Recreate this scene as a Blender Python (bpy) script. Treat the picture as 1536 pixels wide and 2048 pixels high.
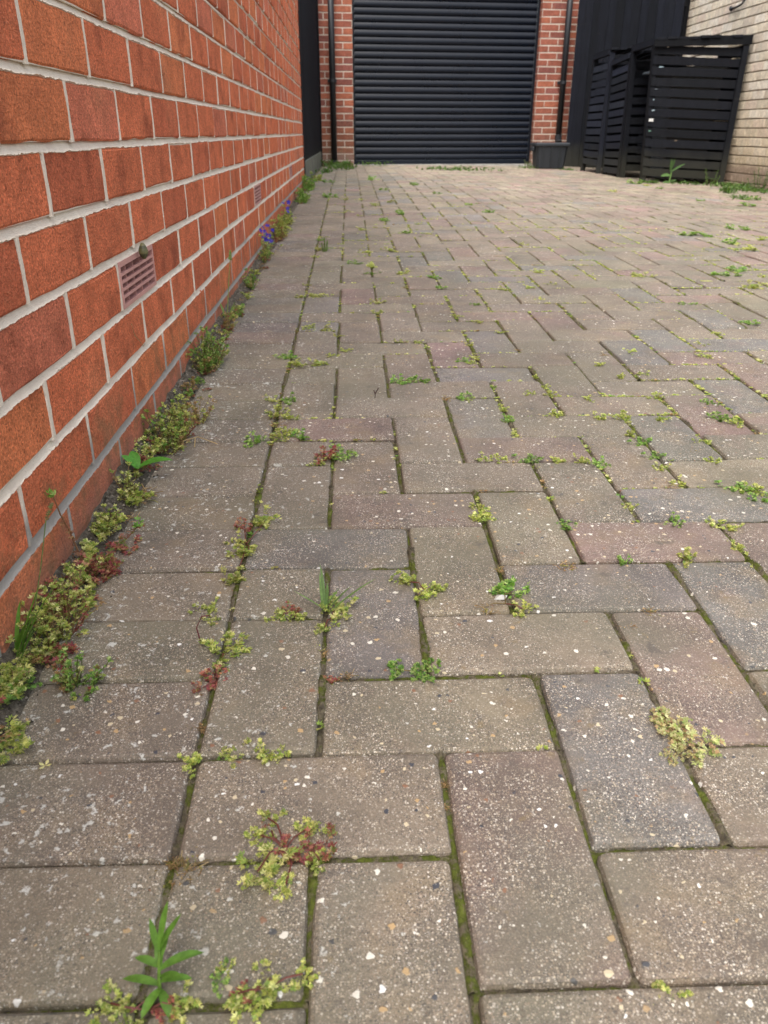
import bpy, math, random
import numpy as np
from mathutils import Vector, Matrix

for o in list(bpy.data.objects):
    bpy.data.objects.remove(o)
S = bpy.context.scene
COL = S.collection
R = random.Random(7)

# ------------------------------------------------------------------ camera
F_PX, PITCH, YAW, ROLL = 1581.85, 0.4477436, 0.0400897, 0.0012793
CX, CY, CZ = 0.1367263, -0.4125204, 0.4758201
cy_, sy_, cp_, sp_ = math.cos(YAW), math.sin(YAW), math.cos(PITCH), math.sin(PITCH)
FWD = Vector((sy_*cp_, cy_*cp_, -sp_))
RGT = Vector((cy_, -sy_, 0.0))
UPV = RGT.cross(FWD)
R2 = RGT*math.cos(ROLL) + UPV*math.sin(ROLL)
U2 = -RGT*math.sin(ROLL) + UPV*math.cos(ROLL)
cam_d = bpy.data.cameras.new('camera')
cam = bpy.data.objects.new('camera', cam_d)
COL.objects.link(cam)
cam.matrix_world = Matrix(((R2.x, U2.x, -FWD.x, CX), (R2.y, U2.y, -FWD.y, CY), (R2.z, U2.z, -FWD.z, CZ), (0, 0, 0, 1)))
cam_d.sensor_fit = 'VERTICAL'
cam_d.sensor_height = 9.8
cam_d.sensor_width = 7.35
cam_d.lens = F_PX/2048*9.8
cam_d.clip_start, cam_d.clip_end = 0.02, 300
cam_d.dof.use_dof = True
cam_d.dof.focus_distance = 1.0
cam_d.dof.aperture_fstop = 3.4
S.camera = cam

# ------------------------------------------------------------------ overcast daylight
SUN_EL, SUN_AZ = math.radians(60), math.radians(198)      # azimuth clockwise from +Y: high, behind the camera
world = bpy.data.worlds.new('World')
S.world = world
world.use_nodes = True
wt = world.node_tree
wt.nodes.clear()
wo = wt.nodes.new('ShaderNodeOutputWorld')
bg = wt.nodes.new('ShaderNodeBackground')
sky = wt.nodes.new('ShaderNodeTexSky')
sky.sky_type = 'NISHITA'
sky.sun_disc = False
sky.sun_elevation = SUN_EL
sky.sun_rotation = SUN_AZ
sky.air_density, sky.dust_density, sky.ozone_density = 1.2, 4.0, 1.0
hs = wt.nodes.new('ShaderNodeHueSaturation')               # a cloud layer takes most of the blue out of the sky
hs.inputs['Saturation'].default_value = 0.45
bg.inputs['Strength'].default_value = 0.15
wt.links.new(sky.outputs[0], hs.inputs['Color'])
wt.links.new(hs.outputs[0], bg.inputs['Color'])
wt.links.new(bg.outputs[0], wo.inputs['Surface'])
sun_d = bpy.data.lights.new('sun', 'SUN')
sun_d.energy = 1.4
sun_d.angle = math.radians(32)
sun_d.color = (1.0, 0.955, 0.89)
sun = bpy.data.objects.new('sun', sun_d)
COL.objects.link(sun)
sd = Vector((math.sin(SUN_AZ)*math.cos(SUN_EL), math.cos(SUN_AZ)*math.cos(SUN_EL), math.sin(SUN_EL)))
sun.rotation_euler = (-sd).to_track_quat('-Z', 'Y').to_euler()
sun.location = (3, -4, 8)
vs = S.view_settings
vs.view_transform, vs.look, vs.gamma, vs.use_curve_mapping = 'Standard', 'None', 1.0, False
vs.exposure = 1.28


# ------------------------------------------------------------------ ground shape
def sm(a, b, x):
    t = min(1.0, max(0.0, (x-a)/(b-a)))
    return t*t*(3-2*t)


def gz(x, y):
    """height of the paving: it rises gently away from the camera, levels off, and falls to the right"""
    if y < 3.5:
        b = .0217*y
    else:
        yy = min(y, 7.0)-3.5
        b = .0217*3.5 + .0217*(yy-yy*yy/7.0)
        if y > 7:
            b -= .004*(y-7)
    w = sm(1.5, 6, y)*(1-.72*sm(7.6, 10.4, y))
    xx = max(0.0, x-.6)
    return b - w*.036*(xx*xx/1.2 if xx < .6 else xx-.3)


def gnormal(x, y):
    return Vector((-(gz(x+.05, y)-gz(x-.05, y))/.1, -(gz(x, y+.05)-gz(x, y-.05))/.1, 1)).normalized()


def project(p):
    """pixel in the 1536 x 2048 frame and depth, only to tell which pieces show largest"""
    d = Vector(p)-Vector((CX, CY, CZ))
    z = d.dot(FWD)
    if z < .05:
        return None
    return 768+F_PX*d.dot(R2)/z, 1024-F_PX*d.dot(U2)/z, z


def shows(p, cosf=None, n=None, margin=120):
    pr = project(p)
    if pr is None or not (-margin < pr[0] < 1536+margin and -margin < pr[1] < 2048+margin):
        return 0.0
    v = Vector((CX, CY, CZ))-Vector(p)
    c = 1.0 if n is None else max(0.0, v.normalized().dot(n))
    return c/v.length_squared


# value noise for shapes (moss height, weed density)
_H = np.random.RandomState(3).rand(256, 256)


def vnoise(x, y):
    xi, yi = math.floor(x), math.floor(y)
    fx, fy = x-xi, y-yi
    fx, fy = fx*fx*(3-2*fx), fy*fy*(3-2*fy)
    a, b = _H[xi % 256, yi % 256], _H[(xi+1) % 256, yi % 256]
    c, d = _H[xi % 256, (yi+1) % 256], _H[(xi+1) % 256, (yi+1) % 256]
    return (a*(1-fx)+b*fx)*(1-fy)+(c*(1-fx)+d*fx)*fy


# ------------------------------------------------------------------ mesh helpers
class MB:
    def __init__(self):
        self.v, self.f, self.c = [], [], []

    def add(self, verts, faces, col=(1, 1, 1)):
        n = len(self.v)
        self.v.extend(verts)
        self.f.extend([tuple(i+n for i in f) for f in faces])
        self.c.extend([col]*len(faces))

    def mesh(self, name, mat, smooth=False):
        me = bpy.data.meshes.new(name)
        me.from_pydata([tuple(v) for v in self.v], [], self.f)
        a = me.attributes.new('tint', 'FLOAT_COLOR', 'FACE')
        buf = np.ones((len(self.f), 4), dtype=np.float32)
        if self.f:
            buf[:, :3] = np.array(self.c, dtype=np.float32)
        a.data.foreach_set('color', buf.ravel())
        if smooth and self.f:
            me.polygons.foreach_set('use_smooth', [True]*len(self.f))
        me.materials.append(mat)
        me.update()
        return me

    def build(self, name, mat, parent=None, smooth=False):
        return link(name, self.mesh(name, mat, smooth), parent)


def link(name, me, parent=None, loc=None, rot=None, scale=None, color=None):
    o = bpy.data.objects.new(name, me)
    COL.objects.link(o)
    if parent is not None:
        o.parent = parent
    if loc is not None:
        o.location = loc
    if rot is not None:
        o.rotation_euler = rot
    if scale is not None:
        o.scale = scale
    if color is not None:
        o.color = (color[0], color[1], color[2], 1)
    return o


def tag(o, label=None, cat=None, group=None, kind=None):
    if label:
        o['label'] = label
    if cat:
        o['category'] = cat
    if group:
        o['group'] = group
    if kind:
        o['kind'] = kind
    return o


def root(name, loc, label, cat, rotz=0.0, group=None, kind='thing'):
    o = bpy.data.objects.new(name, None)
    o.empty_display_size = .1
    COL.objects.link(o)
    o.location = loc
    o.rotation_euler = (0, 0, rotz)
    return tag(o, label, cat, group, kind)


BOXF = [(0, 3, 2, 1), (4, 5, 6, 7), (0, 1, 5, 4), (1, 2, 6, 5), (2, 3, 7, 6), (3, 0, 4, 7)]


def box(mb, x0, x1, y0, y1, z0, z1, col=(1, 1, 1)):
    mb.add([(x0, y0, z0), (x1, y0, z0), (x1, y1, z0), (x0, y1, z0), (x0, y0, z1), (x1, y0, z1), (x1, y1, z1), (x0, y1, z1)], BOXF, col)


def hexa(mb, b4, t4, col=(1, 1, 1)):
    mb.add(list(b4)+list(t4), BOXF, col)


def cbox(mb, x0, x1, y0, y1, z0, z1, ch, col=(1, 1, 1)):
    """box with chamfered edges (a 24-vertex rounded block)"""
    xs, ys, zs = (x0, x1), (y0, y1), (z0, z1)
    sg = (1, -1)
    idx, v = {}, []
    for i in (0, 1):
        for j in (0, 1):
            for k in (0, 1):
                for a in range(3):
                    p = [xs[i], ys[j], zs[k]]
                    for b, s in ((0, sg[i]), (1, sg[j]), (2, sg[k])):
                        if b != a:
                            p[b] += ch*s
                    idx[i, j, k, a] = len(v)
                    v.append(tuple(p))
    f = []
    for a in range(3):
        b, c = (a+1) % 3, (a+2) % 3
        for s in (0, 1):
            q = []
            for (m, n) in ((0, 0), (1, 0), (1, 1), (0, 1)):
                key = [0, 0, 0]
                key[a], key[b], key[c] = s, m, n
                q.append(idx[key[0], key[1], key[2], a])
            f.append(tuple(q) if s else tuple(reversed(q)))
    for a in range(3):
        b, c = (a+1) % 3, (a+2) % 3
        for m in (0, 1):
            for n in (0, 1):
                k0, k1 = [0, 0, 0], [0, 0, 0]
                k0[b] = k1[b] = m
                k0[c] = k1[c] = n
                k1[a] = 1
                q = [idx[k0[0], k0[1], k0[2], b], idx[k1[0], k1[1], k1[2], b], idx[k1[0], k1[1], k1[2], c], idx[k0[0], k0[1], k0[2], c]]
                f.append(tuple(q) if m == n else tuple(reversed(q)))
    for i in (0, 1):
        for j in (0, 1):
            for k in (0, 1):
                q = [idx[i, j, k, 0], idx[i, j, k, 1], idx[i, j, k, 2]]
                f.append(tuple(q) if (i+j+k) % 2 else tuple(reversed(q)))
    mb.add(v, f, col)


def beam(mb, a, b, w, t, up=(0, 0, 1), col=(1, 1, 1)):
    """straight timber from a to b, w along up, t across"""
    a, b, up = Vector(a), Vector(b), Vector(up)
    d = (b-a).normalized()
    s = d.cross(up).normalized()
    u = s.cross(d)
    hs_, hu = s*t/2, u*w/2
    q = lambda p: [p-hs_-hu, p+hs_-hu, p+hs_+hu, p-hs_+hu]
    A, B = q(a), q(b)
    mb.add(A+B, [(0, 1, 2, 3), (4, 7, 6, 5), (0, 4, 5, 1), (1, 5, 6, 2), (2, 6, 7, 3), (3, 7, 4, 0)], col)


def tube(mb, pts, rads, n=6, col=(1, 1, 1), cap=True):
    pts = [Vector(p) for p in pts]
    rings = []
    for i, p in enumerate(pts):
        d = (pts[min(i+1, len(pts)-1)]-pts[max(i-1, 0)]).normalized()
        r = d.orthogonal().normalized() if abs(d.z) > .95 else d.cross(Vector((0, 0, 1))).normalized()
        u = d.cross(r)
        rad = rads[i] if isinstance(rads, (list, tuple)) else rads
        rings.append([p+(r*math.cos(2*math.pi*k/n)+u*math.sin(2*math.pi*k/n))*rad for k in range(n)])
    v = [p for r in rings for p in r]
    f = []
    for i in range(len(rings)-1):
        for k in range(n):
            a, b = i*n+k, i*n+(k+1) % n
            f.append((a, b, b+n, a+n))
    if cap:
        f.append(tuple(range(n-1, -1, -1)))
        f.append(tuple(range((len(rings)-1)*n, len(rings)*n)))
    mb.add(v, f, col)


# ------------------------------------------------------------------ materials
class NT:
    def __init__(self, name):
        self.m = bpy.data.materials.new(name)
        self.m.use_nodes = True
        self.t = self.m.node_tree
        self.b = self.t.nodes['Principled BSDF']
        self.pos = self.n('ShaderNodeNewGeometry').outputs['Position']

    def n(self, t, **kw):
        nd = self.t.nodes.new(t)
        for k, v in kw.items():
            setattr(nd, k, v)
        return nd

    def put(self, sock, v):
        if hasattr(v, 'links') and not isinstance(v, (int, float, tuple, list)):
            self.t.links.new(v, sock)
        else:
            sock.default_value = v

    def math(self, op, a, b=0.0, c=0.0, clamp=False):
        nd = self.n('ShaderNodeMath', operation=op, use_clamp=clamp)
        for i, v in enumerate((a, b, c)):
            self.put(nd.inputs[i], v)
        return nd.outputs[0]

    def mix(self, f, a, b, mode='MIX'):
        nd = self.n('ShaderNodeMix', data_type='RGBA', blend_type=mode)
        self.put(nd.inputs[0], f)
        for s, v in ((6, a), (7, b)):
            self.put(nd.inputs[s], (v[0], v[1], v[2], 1.0) if isinstance(v, tuple) else v)
        return nd.outputs[2]

    def noise(self, scale, detail=3.0, rough=.55, vec=None, out='Fac', dist=0.0):
        nd = self.n('ShaderNodeTexNoise')
        self.put(nd.inputs['Vector'], self.pos if vec is None else vec)
        nd.inputs['Scale'].default_value = scale
        nd.inputs['Detail'].default_value = detail
        nd.inputs['Roughness'].default_value = rough
        nd.inputs['Distortion'].default_value = dist
        return nd.outputs[out]

    def voro(self, scale, vec=None, rnd=1.0):
        nd = self.n('ShaderNodeTexVoronoi')
        self.put(nd.inputs['Vector'], self.pos if vec is None else vec)
        nd.inputs['Scale'].default_value = scale
        nd.inputs['Randomness'].default_value = rnd
        return nd.outputs['Distance'], nd.outputs['Color']

    def ramp(self, f, stops, interp='LINEAR'):
        nd = self.n('ShaderNodeValToRGB')
        r = nd.color_ramp
        r.interpolation = interp
        while len(r.elements) > 1:
            r.elements.remove(r.elements[-1])
        r.elements[0].position = stops[0][0]
        for p, _ in stops[1:]:
            r.elements.new(p)
        for e, (p, c) in zip(r.elements, stops):
            e.color = (c, c, c, 1) if isinstance(c, (int, float)) else (c[0], c[1], c[2], 1)
        self.put(nd.inputs[0], f)
        return nd.outputs[0]

    def step(self, f, lo, hi, a=0.0, b=1.0):
        nd = self.n('ShaderNodeMapRange', interpolation_type='SMOOTHSTEP')
        self.put(nd.inputs[0], f)
        for i, v in ((1, lo), (2, hi), (3, a), (4, b)):
            self.put(nd.inputs[i], v)
        return nd.outputs[0]

    def sep(self, col):
        nd = self.n('ShaderNodeSeparateColor')
        self.put(nd.inputs[0], col)
        return nd.outputs

    def xyz(self):
        nd = self.n('ShaderNodeSeparateXYZ')
        self.put(nd.inputs[0], self.pos)
        return nd.outputs

    def scaled(self, s):
        nd = self.n('ShaderNodeVectorMath', operation='MULTIPLY')
        self.put(nd.inputs[0], self.pos)
        nd.inputs[1].default_value = s
        return nd.outputs[0]

    def tint(self):
        """colour of the single piece: mesh attribute times object colour"""
        a = self.n('ShaderNodeAttribute', attribute_name='tint').outputs['Color']
        o = self.n('ShaderNodeObjectInfo').outputs['Color']
        return self.mix(1.0, a, o, 'MULTIPLY')

    def bump(self, h, strength, dist, normal=None):
        nd = self.n('ShaderNodeBump')
        nd.inputs['Strength'].default_value = strength
        nd.inputs['Distance'].default_value = dist
        self.put(nd.inputs['Height'], h)
        if normal is not None:
            self.put(nd.inputs['Normal'], normal)
        return nd.outputs[0]

    def done(self, col, rough=.8, normal=None, spec=.4):
        self.put(self.b.inputs['Base Color'], (col[0], col[1], col[2], 1.0) if isinstance(col, tuple) else col)
        self.put(self.b.inputs['Roughness'], rough)
        self.put(self.b.inputs['Specular IOR Level'], spec)
        if normal is not None:
            self.put(self.b.inputs['Normal'], normal)
        return self.m


def paver_material():
    k = NT('paver_concrete')
    x, y, z = k.xyz()
    base = k.mix(1.0, k.tint(), (.83, .845, .845), 'MULTIPLY')
    f1 = k.noise(9, 4, .6)
    base = k.mix(1.0, base, k.ramp(f1, [(.3, .56), (.5, .92), (.7, 1.22)]), 'MULTIPLY')
    dens = k.step(k.noise(15, 3, .6), .34, .62, .35, 1.0)
    base = k.mix(k.step(k.noise(38, 4, .7), .55, .72, 0, .5), base, (.095, .075, .058))
    # pigment drifting through the mix
    base = k.mix(k.step(k.noise(17, 3), .50, .70, 0, .5), base, (.205, .15, .085))
    base = k.mix(k.math('MULTIPLY', k.step(k.noise(13, 3), .52, .7, 0, .4), k.step(x, .2, 1.0, .25, 1)), base, (.19, .105, .095))
    base = k.mix(k.step(k.noise(5.5, 4, .6), .46, .66, 0, .42), base, (.135, .128, .095))
    # sand
    d1, c1 = k.voro(560)
    s1 = k.sep(c1)
    m1 = k.math('MULTIPLY', k.step(d1, .52, .38), k.step(s1[0], .36, .42))
    sand = k.ramp(s1[1], [(0, (.05, .045, .04)), (.22, (.10, .07, .05)), (.46, (.27, .20, .14)), (.64, (.44, .37, .27)), (.86, (.62, .57, .48))], 'CONSTANT')
    base = k.mix(k.math('MULTIPLY', k.math('MULTIPLY', m1, .92), dens), base, sand)
    d0, c0 = k.voro(1150)
    s0 = k.sep(c0)
    base = k.mix(k.math('MULTIPLY', k.math('MULTIPLY', k.step(d0, .55, .35), k.step(s0[0], .2, .3, 0, .8)), dens), base, k.ramp(s0[1], [(0, (.035, .031, .028)), (.40, (.15, .12, .095)), (.60, (.35, .30, .235)), (.88, (.50, .46, .40))], 'CONSTANT'))
    # pebbles, 3 to 8 mm
    dv = k.n('ShaderNodeVectorMath', operation='ADD')
    nz = k.n('ShaderNodeVectorMath', operation='SCALE')
    k.put(nz.inputs[0], k.noise(260, 1, out='Color'))
    nz.inputs['Scale'].default_value = .0045
    k.put(dv.inputs[0], k.pos)
    k.put(dv.inputs[1], nz.outputs[0])
    d2, c2 = k.voro(125, dv.outputs[0])
    s2 = k.sep(c2)
    rad = k.math('MULTIPLY_ADD', s2[2], .24, .10)
    m2 = k.math('MULTIPLY', k.step(k.math('SUBTRACT', d2, rad), .03, -.03), k.step(s2[0], .72, .74))
    peb = k.ramp(s2[1], [(0, (.045, .047, .055)), (.17, (.20, .10, .055)), (.30, (.40, .27, .13)), (.46, (.50, .42, .28)), (.62, (.66, .62, .53)), (.9, (.74, .73, .69))], 'CONSTANT')
    base = k.mix(m2, base, peb)
    # pale crusty lichen, more of it on the edging course by the wall
    ln = k.noise(120, 5, .66)
    edge = k.step(x, .22, -.02, .0, .07)
    ln = k.math('ADD', k.math('ADD', ln, edge), k.math('MULTIPLY', k.math('SUBTRACT', k.noise(11, 3), .5), .22))
    ml = k.step(ln, .665, .735, 0, .75)
    base = k.mix(ml, base, (.56, .56, .51))
    mo = k.step(k.noise(48, 3, .6), .66, .74, 0, .5)
    base = k.mix(mo, base, (.17, .12, .05))
    # grime and a green cast in soft patches
    base = k.mix(k.step(k.noise(2.6, 4, .6), .44, .68, 0, .45), base, (.105, .098, .062))
    base = k.mix(k.step(k.noise(27, 5, .75), .575, .70, 0, .62), base, (.062, .054, .045))
    h = k.math('ADD', k.math('MULTIPLY', k.noise(900, 2), .7), k.math('ADD', k.math('MULTIPLY', m2, .8), k.math('ADD', k.math('MULTIPLY', k.noise(160, 3), 1.3), k.math('MULTIPLY', ml, .5))))
    return k.done(base, k.math('SUBTRACT', .70, k.math('MULTIPLY', m2, .2)), k.bump(h, .6, .0013), .5)


def brick_material(name, dark, light, scale_dirt=1.0, sand=1.0, low_dirt=True):
    k = NT(name)
    x, y, z = k.xyz()
    base = k.tint()
    base = k.mix(1.0, base, k.ramp(k.noise(24, 4, .6), [(.28, .78), (.72, 1.18)]), 'MULTIPLY')
    base = k.mix(k.step(k.noise(10, 4, .65), .50, .70, 0, .62), base, dark)
    base = k.mix(k.step(k.noise(4.3, 4, .7), .56, .74, 0, .3), base, tuple(min(.7, c*1.05) for c in light))
    base = k.mix(k.step(k.noise(300, 4, .8), .53, .68, 0, .5*sand), base, light)
    base = k.mix(k.step(k.noise(260, 4, .8), .55, .68, 0, .42*sand), base, tuple(c*.4 for c in dark))
    gd, gc = k.voro(430)
    gs = k.sep(gc)
    base = k.mix(1.0, base, k.ramp(gs[0], [(0, .70), (.25, .9), (.6, 1.05), (.85, 1.2), (1, 1.38)]), 'MULTIPLY')
    hd, hc = k.voro(150)
    hs_ = k.sep(hc)
    base = k.mix(k.math('MULTIPLY', k.step(hd, .42, .2), k.step(hs_[0], .95, .97, 0, .5)), base, tuple(c*.3 for c in dark))
    base = k.mix(k.step(k.noise(60, 5, .75), .655, .72, 0, .32), base, (.56, .45, .37))
    if low_dirt:      # splashed soil, salts and algae on the lowest courses
        lo = k.math('SUBTRACT', k.math('SUBTRACT', z, k.math('MULTIPLY', y, .018)), k.math('MULTIPLY', k.noise(9, 4), .12))
        base = k.mix(k.step(lo, .03, -.055, 0, .62), base, (.24, .16, .135))
        base = k.mix(k.math('MULTIPLY', k.step(lo, .16, .0, 0, .5), k.step(k.noise(38, 4), .42, .7)), base, (.155, .12, .06))
    cre = k.noise(1.0, 4, .6, k.scaled((60, 60, 150)), dist=1.2)
    h = k.math('ADD', k.math('ADD', k.math('MULTIPLY', gs[0], .3), k.math('MULTIPLY', k.noise(300, 4, .75), 1.6)), k.math('MULTIPLY', cre, 1.7))
    return k.done(base, .9, k.bump(h, .9, .0028), .2)


def mortar_material(name, col, low=True):
    k = NT(name)
    x, y, z = k.xyz()
    base = k.mix(k.noise(30, 5, .7), tuple(c*.72 for c in col), tuple(min(.8, c*1.22) for c in col))
    base = k.mix(k.step(k.noise(500, 2), .58, .8, 0, .5), base, tuple(c*.45 for c in col))
    if low:
        lo = k.math('SUBTRACT', k.math('SUBTRACT', z, k.math('MULTIPLY', y, .018)), k.math('MULTIPLY', k.noise(7, 3), .06))
        base = k.mix(k.step(lo, .115, .065, 0, .85), base, (.25, .235, .215))
    return k.done(base, .95, k.bump(k.math('ADD', k.noise(480, 4, .7), k.math('MULTIPLY', k.noise(70, 3), 1.5)), .7, .002), .15)


def wood_material():
    k = NT('black_stained_timber')
    x, y, z = k.xyz()
    base = k.tint()
    gr = k.noise(1.0, 5, .65, k.scaled((60, 60, 5)))
    gh = k.noise(1.0, 5, .65, k.scaled((5, 5, 70)))
    base = k.mix(1.0, base, k.ramp(gr, [(.25, .55), (.75, 1.5)]), 'MULTIPLY')
    wear = k.math('MULTIPLY', k.step(gh, .60, .75), k.step(k.noise(4, 3), .5, .7))
    base = k.mix(k.math('MULTIPLY', wear, .35), base, (.10, .09, .075))
    lo = k.math('SUBTRACT', z, k.math('MULTIPLY', k.noise(5, 4), .35))
    base = k.mix(k.step(lo, .22, -.06, 0, .45), base, (.045, .044, .030))
    return k.done(base, .75, k.bump(k.math('ADD', gr, gh), .35, .002), .14)


def simple_material(name, rough, spec, amt=.12, scale=14, bump=.0, metal=0.0):
    k = NT(name)
    base = k.mix(1.0, k.tint(), k.ramp(k.noise(scale, 4, .6), [(.3, 1-amt), (.7, 1+amt)]), 'MULTIPLY')
    base = k.mix(k.step(k.noise(scale*2.7, 5, .7), .62, .8, 0, amt), base, (.18, .17, .15))
    k.b.inputs['Metallic'].default_value = metal
    nrm = k.bump(k.noise(scale*25, 3), bump, .001) if bump else None
    return k.done(base, k.math('ADD', rough, k.math('MULTIPLY', k.math('SUBTRACT', k.noise(scale, 3), .5), .25)), nrm, spec)


def leaf_material():
    k = NT('leaf_tissue')
    base = k.mix(1.0, k.tint(), k.ramp(k.noise(240, 2), [(.3, .78), (.7, 1.2)]), 'MULTIPLY')
    k.done(base, .55, None, .35)
    tr = k.n('ShaderNodeBsdfTranslucent')
    k.put(tr.inputs['Color'], k.mix(1.0, base, (1.25, 1.3, .6), 'MULTIPLY'))
    mx = k.n('ShaderNodeMixShader')
    mx.inputs[0].default_value = .36
    out = k.t.nodes['Material Output']
    k.t.links.new(k.b.outputs[0], mx.inputs[1])
    k.t.links.new(tr.outputs[0], mx.inputs[2])
    k.t.links.new(mx.outputs[0], out.inputs['Surface'])
    return k.m


def joint_material():
    k = NT('mossy_joint_soil')
    n1 = k.noise(26, 4, .7)
    n2 = k.noise(130, 4, .75)
    mix_ = k.math('ADD', k.math('MULTIPLY', n1, .6), k.math('MULTIPLY', n2, .4))
    base = k.ramp(mix_, [(.33, (.030, .025, .018)), (.42, (.085, .072, .052)), (.480, (.15, .125, .085)), (.530, (.075, .085, .020)), (.60, (.12, .145, .024)), (.67, (.16, .13, .075))])
    base = k.mix(k.step(k.noise(700, 2), .55, .75, 0, .5), base, (.20, .20, .06))
    base = k.mix(k.step(k.noise(520, 2), .58, .75, 0, .6), base, (.02, .018, .012))
    return k.done(base, .95, k.bump(k.noise(750, 3, .7), 1.0, .0025), .1)


def soil_material():
    k = NT('dark_soil')
    base = k.ramp(k.noise(160, 5, .75), [(.3, (.035, .030, .023)), (.5, (.095, .080, .062)), (.7, (.21, .185, .15))])
    return k.done(base, .95, k.bump(k.noise(300, 4, .75), 1.0, .004), .1)


M_PAVER = paver_material()
M_RED = brick_material('red_facing_brick', (.25, .058, .028), (.60, .26, .125))
M_GAR = brick_material('red_garage_brick', (.17, .050, .032), (.42, .17, .10))
M_BUFF = brick_material('buff_facing_brick', (.52, .40, .27), (.74, .66, .53), sand=.5)
M_MORT = mortar_material('pale_mortar', (.75, .60, .49))
M_MORT2 = mortar_material('garage_mortar', (.44, .37, .31), False)
M_MORT3 = mortar_material('buff_mortar', (.34, .28, .21), False)
M_WOOD = wood_material()
M_DOOR = simple_material('powder_coated_aluminium', .30, .24, .03, 3)
M_PLAST = simple_material('weathered_plastic', .5, .45, .14, 10, .2)
M_CONC = simple_material('weathered_concrete', .9, .2, .3, 8, .5)
M_LEAF = leaf_material()
M_JOINT = joint_material()
M_SOIL = soil_material()

# ------------------------------------------------------------------ ground and driveway
U = .1025
GX, GY, GA = .18967, 10.53905, math.radians(5.4436)      # garage: left door jamb on the ground, turn of its front
GE, GN = Vector((math.cos(GA), math.sin(GA), 0)), Vector((math.sin(GA), -math.cos(GA), 0))
WX = -.1992                                              # face of the house wall
BX = 3.90                                                # face of the buff wall

mb = MB()
mb.add([(-60, -60, -.16), (60, -60, -.16), (60, 60, -.16), (-60, 60, -.16)], [(0, 1, 2, 3)])
tag(mb.build('ground', M_SOIL), kind='structure')

drive = root('driveway', (0, 0, 0), None, None, kind='structure')
mb = MB()
nx, ny = 44, 122
for j in range(ny+1):
    for i in range(nx+1):
        x, y = -.32+i*.1, -1.2+j*.1
        mb.v.append((x, y, gz(x, y)-.0095))
for j in range(ny):
    for i in range(nx):
        a = j*(nx+1)+i
        mb.f.append((a, a+1, a+nx+2, a+nx+1))
        mb.c.append((1, 1, 1))
mb.build('joint_bed', M_JOINT, drive, True)


def paver_outline(w, h, rnd, cr=.0035):
    """closed outline with rounded, slightly chipped corners and edges"""
    pts = []
    for cx, cy, sx, sy in ((w/2, -h/2, 1, -1), (w/2, h/2, 1, 1), (-w/2, h/2, -1, 1), (-w/2, -h/2, -1, -1)):
        c = cr*rnd.uniform(.6, 1.9)
        a, b = (cx-sx*c, cy), (cx, cy-sy*c)
        m = (cx-sx*c*.3, cy-sy*c*.3)
        seq = (a, m, b) if sx*sy < 0 else (b, m, a)
        pts.extend(seq)
        # a point or two along the edge that follows
        if (sx, sy) in ((1, 1), (-1, -1)):
            for t in ((.3, .68) if w > h*1.3 else (.5,)):
                pts.append((cx-sx*w*t, cy+rnd.uniform(-.0006, .0006)))
        else:
            for t in ((.3, .68) if h > w*1.3 else (.5,)):
                pts.append((cx+rnd.uniform(-.0006, .0006), cy-sy*h*t))
    return pts


def paver_geo(w, h, rnd, fine):
    o = paver_outline(w, h, rnd)
    n = len(o)
    if fine:
        levels = [(.0046, 0), (.0018, -.0011), (.0002, -.0046), (0, -.034)]
    else:
        levels = [(.0044, 0), (0, -.0050), (0, -.03)]
    v = []
    for ins, z in levels:
        for x, y in o:
            v.append((x-math.copysign(min(ins, abs(x)), x)*(1 if abs(x) > w/2-.012 else 0), y-math.copysign(min(ins, abs(y)), y)*(1 if abs(y) > h/2-.012 else 0), z+(rnd.uniform(-.0005, .0003) if ins == 0 and z > -.01 else 0)))
    f = [tuple(range(n))]
    for l in range(len(levels)-1):
        for i in range(n):
            j = (i+1) % n
            f.append((l*n+i, (l+1)*n+i, (l+1)*n+j, l*n+j))
    return v, f


def paver_tint(x, y):
    r = R.random()
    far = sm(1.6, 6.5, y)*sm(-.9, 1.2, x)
    pr = vnoise(x*1.7+9, y*1.7+4)
    mid = (.188, .150, .112)
    right = sm(.35, 1.1, x)
    if r < .10+.16*right:
        c = (.205, .128, .112)
    elif r < .34 and pr < .62:
        c = (.142, .138, .132)
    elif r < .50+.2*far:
        c = (.226, .190, .130)
    else:
        c = mid
    q = .45 if x < 0 else (.30 if y < 1.0 else .10)
    c = tuple(a*(1-q)+b*q for a, b in zip(c, mid))
    k = R.uniform(.86, 1.14)*(1+.72*far)  # tint lightened with distance, standing in for grazing sky reflection
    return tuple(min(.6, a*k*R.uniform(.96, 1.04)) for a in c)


pav = []                # x, y, w, h
OWN = {}                # which paver owns a cell, to know where the joints run
UMAX, VMIN, VMAX = 37, -6, 108
for v in range(VMIN, VMAX):
    yc = (v+.5)*U
    pav.append((-.0955, yc, .1875, U-.0034))
    for u in range(0, UMAX+1):
        k = (u-v) % 4
        if k == 0:
            w = 2 if u < UMAX else 1
            pav.append(((u+w/2)*U, yc, w*U-.0036, U-.0036))
            OWN[u, v] = len(pav)
            if w == 2:
                OWN[u+1, v] = len(pav)
        elif k == 1 and u == 0:
            pav.append(((u+.5)*U, yc, U-.0036, U-.0036))
            OWN[u, v] = len(pav)
        elif k == 3:
            pav.append(((u+.5)*U, (v+1)*U, U-.0036, 2*U-.0036))
            OWN[u, v] = OWN[u, v+1] = len(pav)
pav = [p for p in pav if p[1]+p[3]/2 < GY+(p[0]-GX)*math.tan(GA)+.09]
scored = sorted(range(len(pav)), key=lambda i: -shows((pav[i][0], pav[i][1], gz(pav[i][0], pav[i][1])), n=Vector((0, 0, 1)))*pav[i][2]*pav[i][3])
best = [i for i in scored[:299] if shows((pav[i][0], pav[i][1], 0)) > 0]
isbest = set(best)
variants = {}
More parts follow.
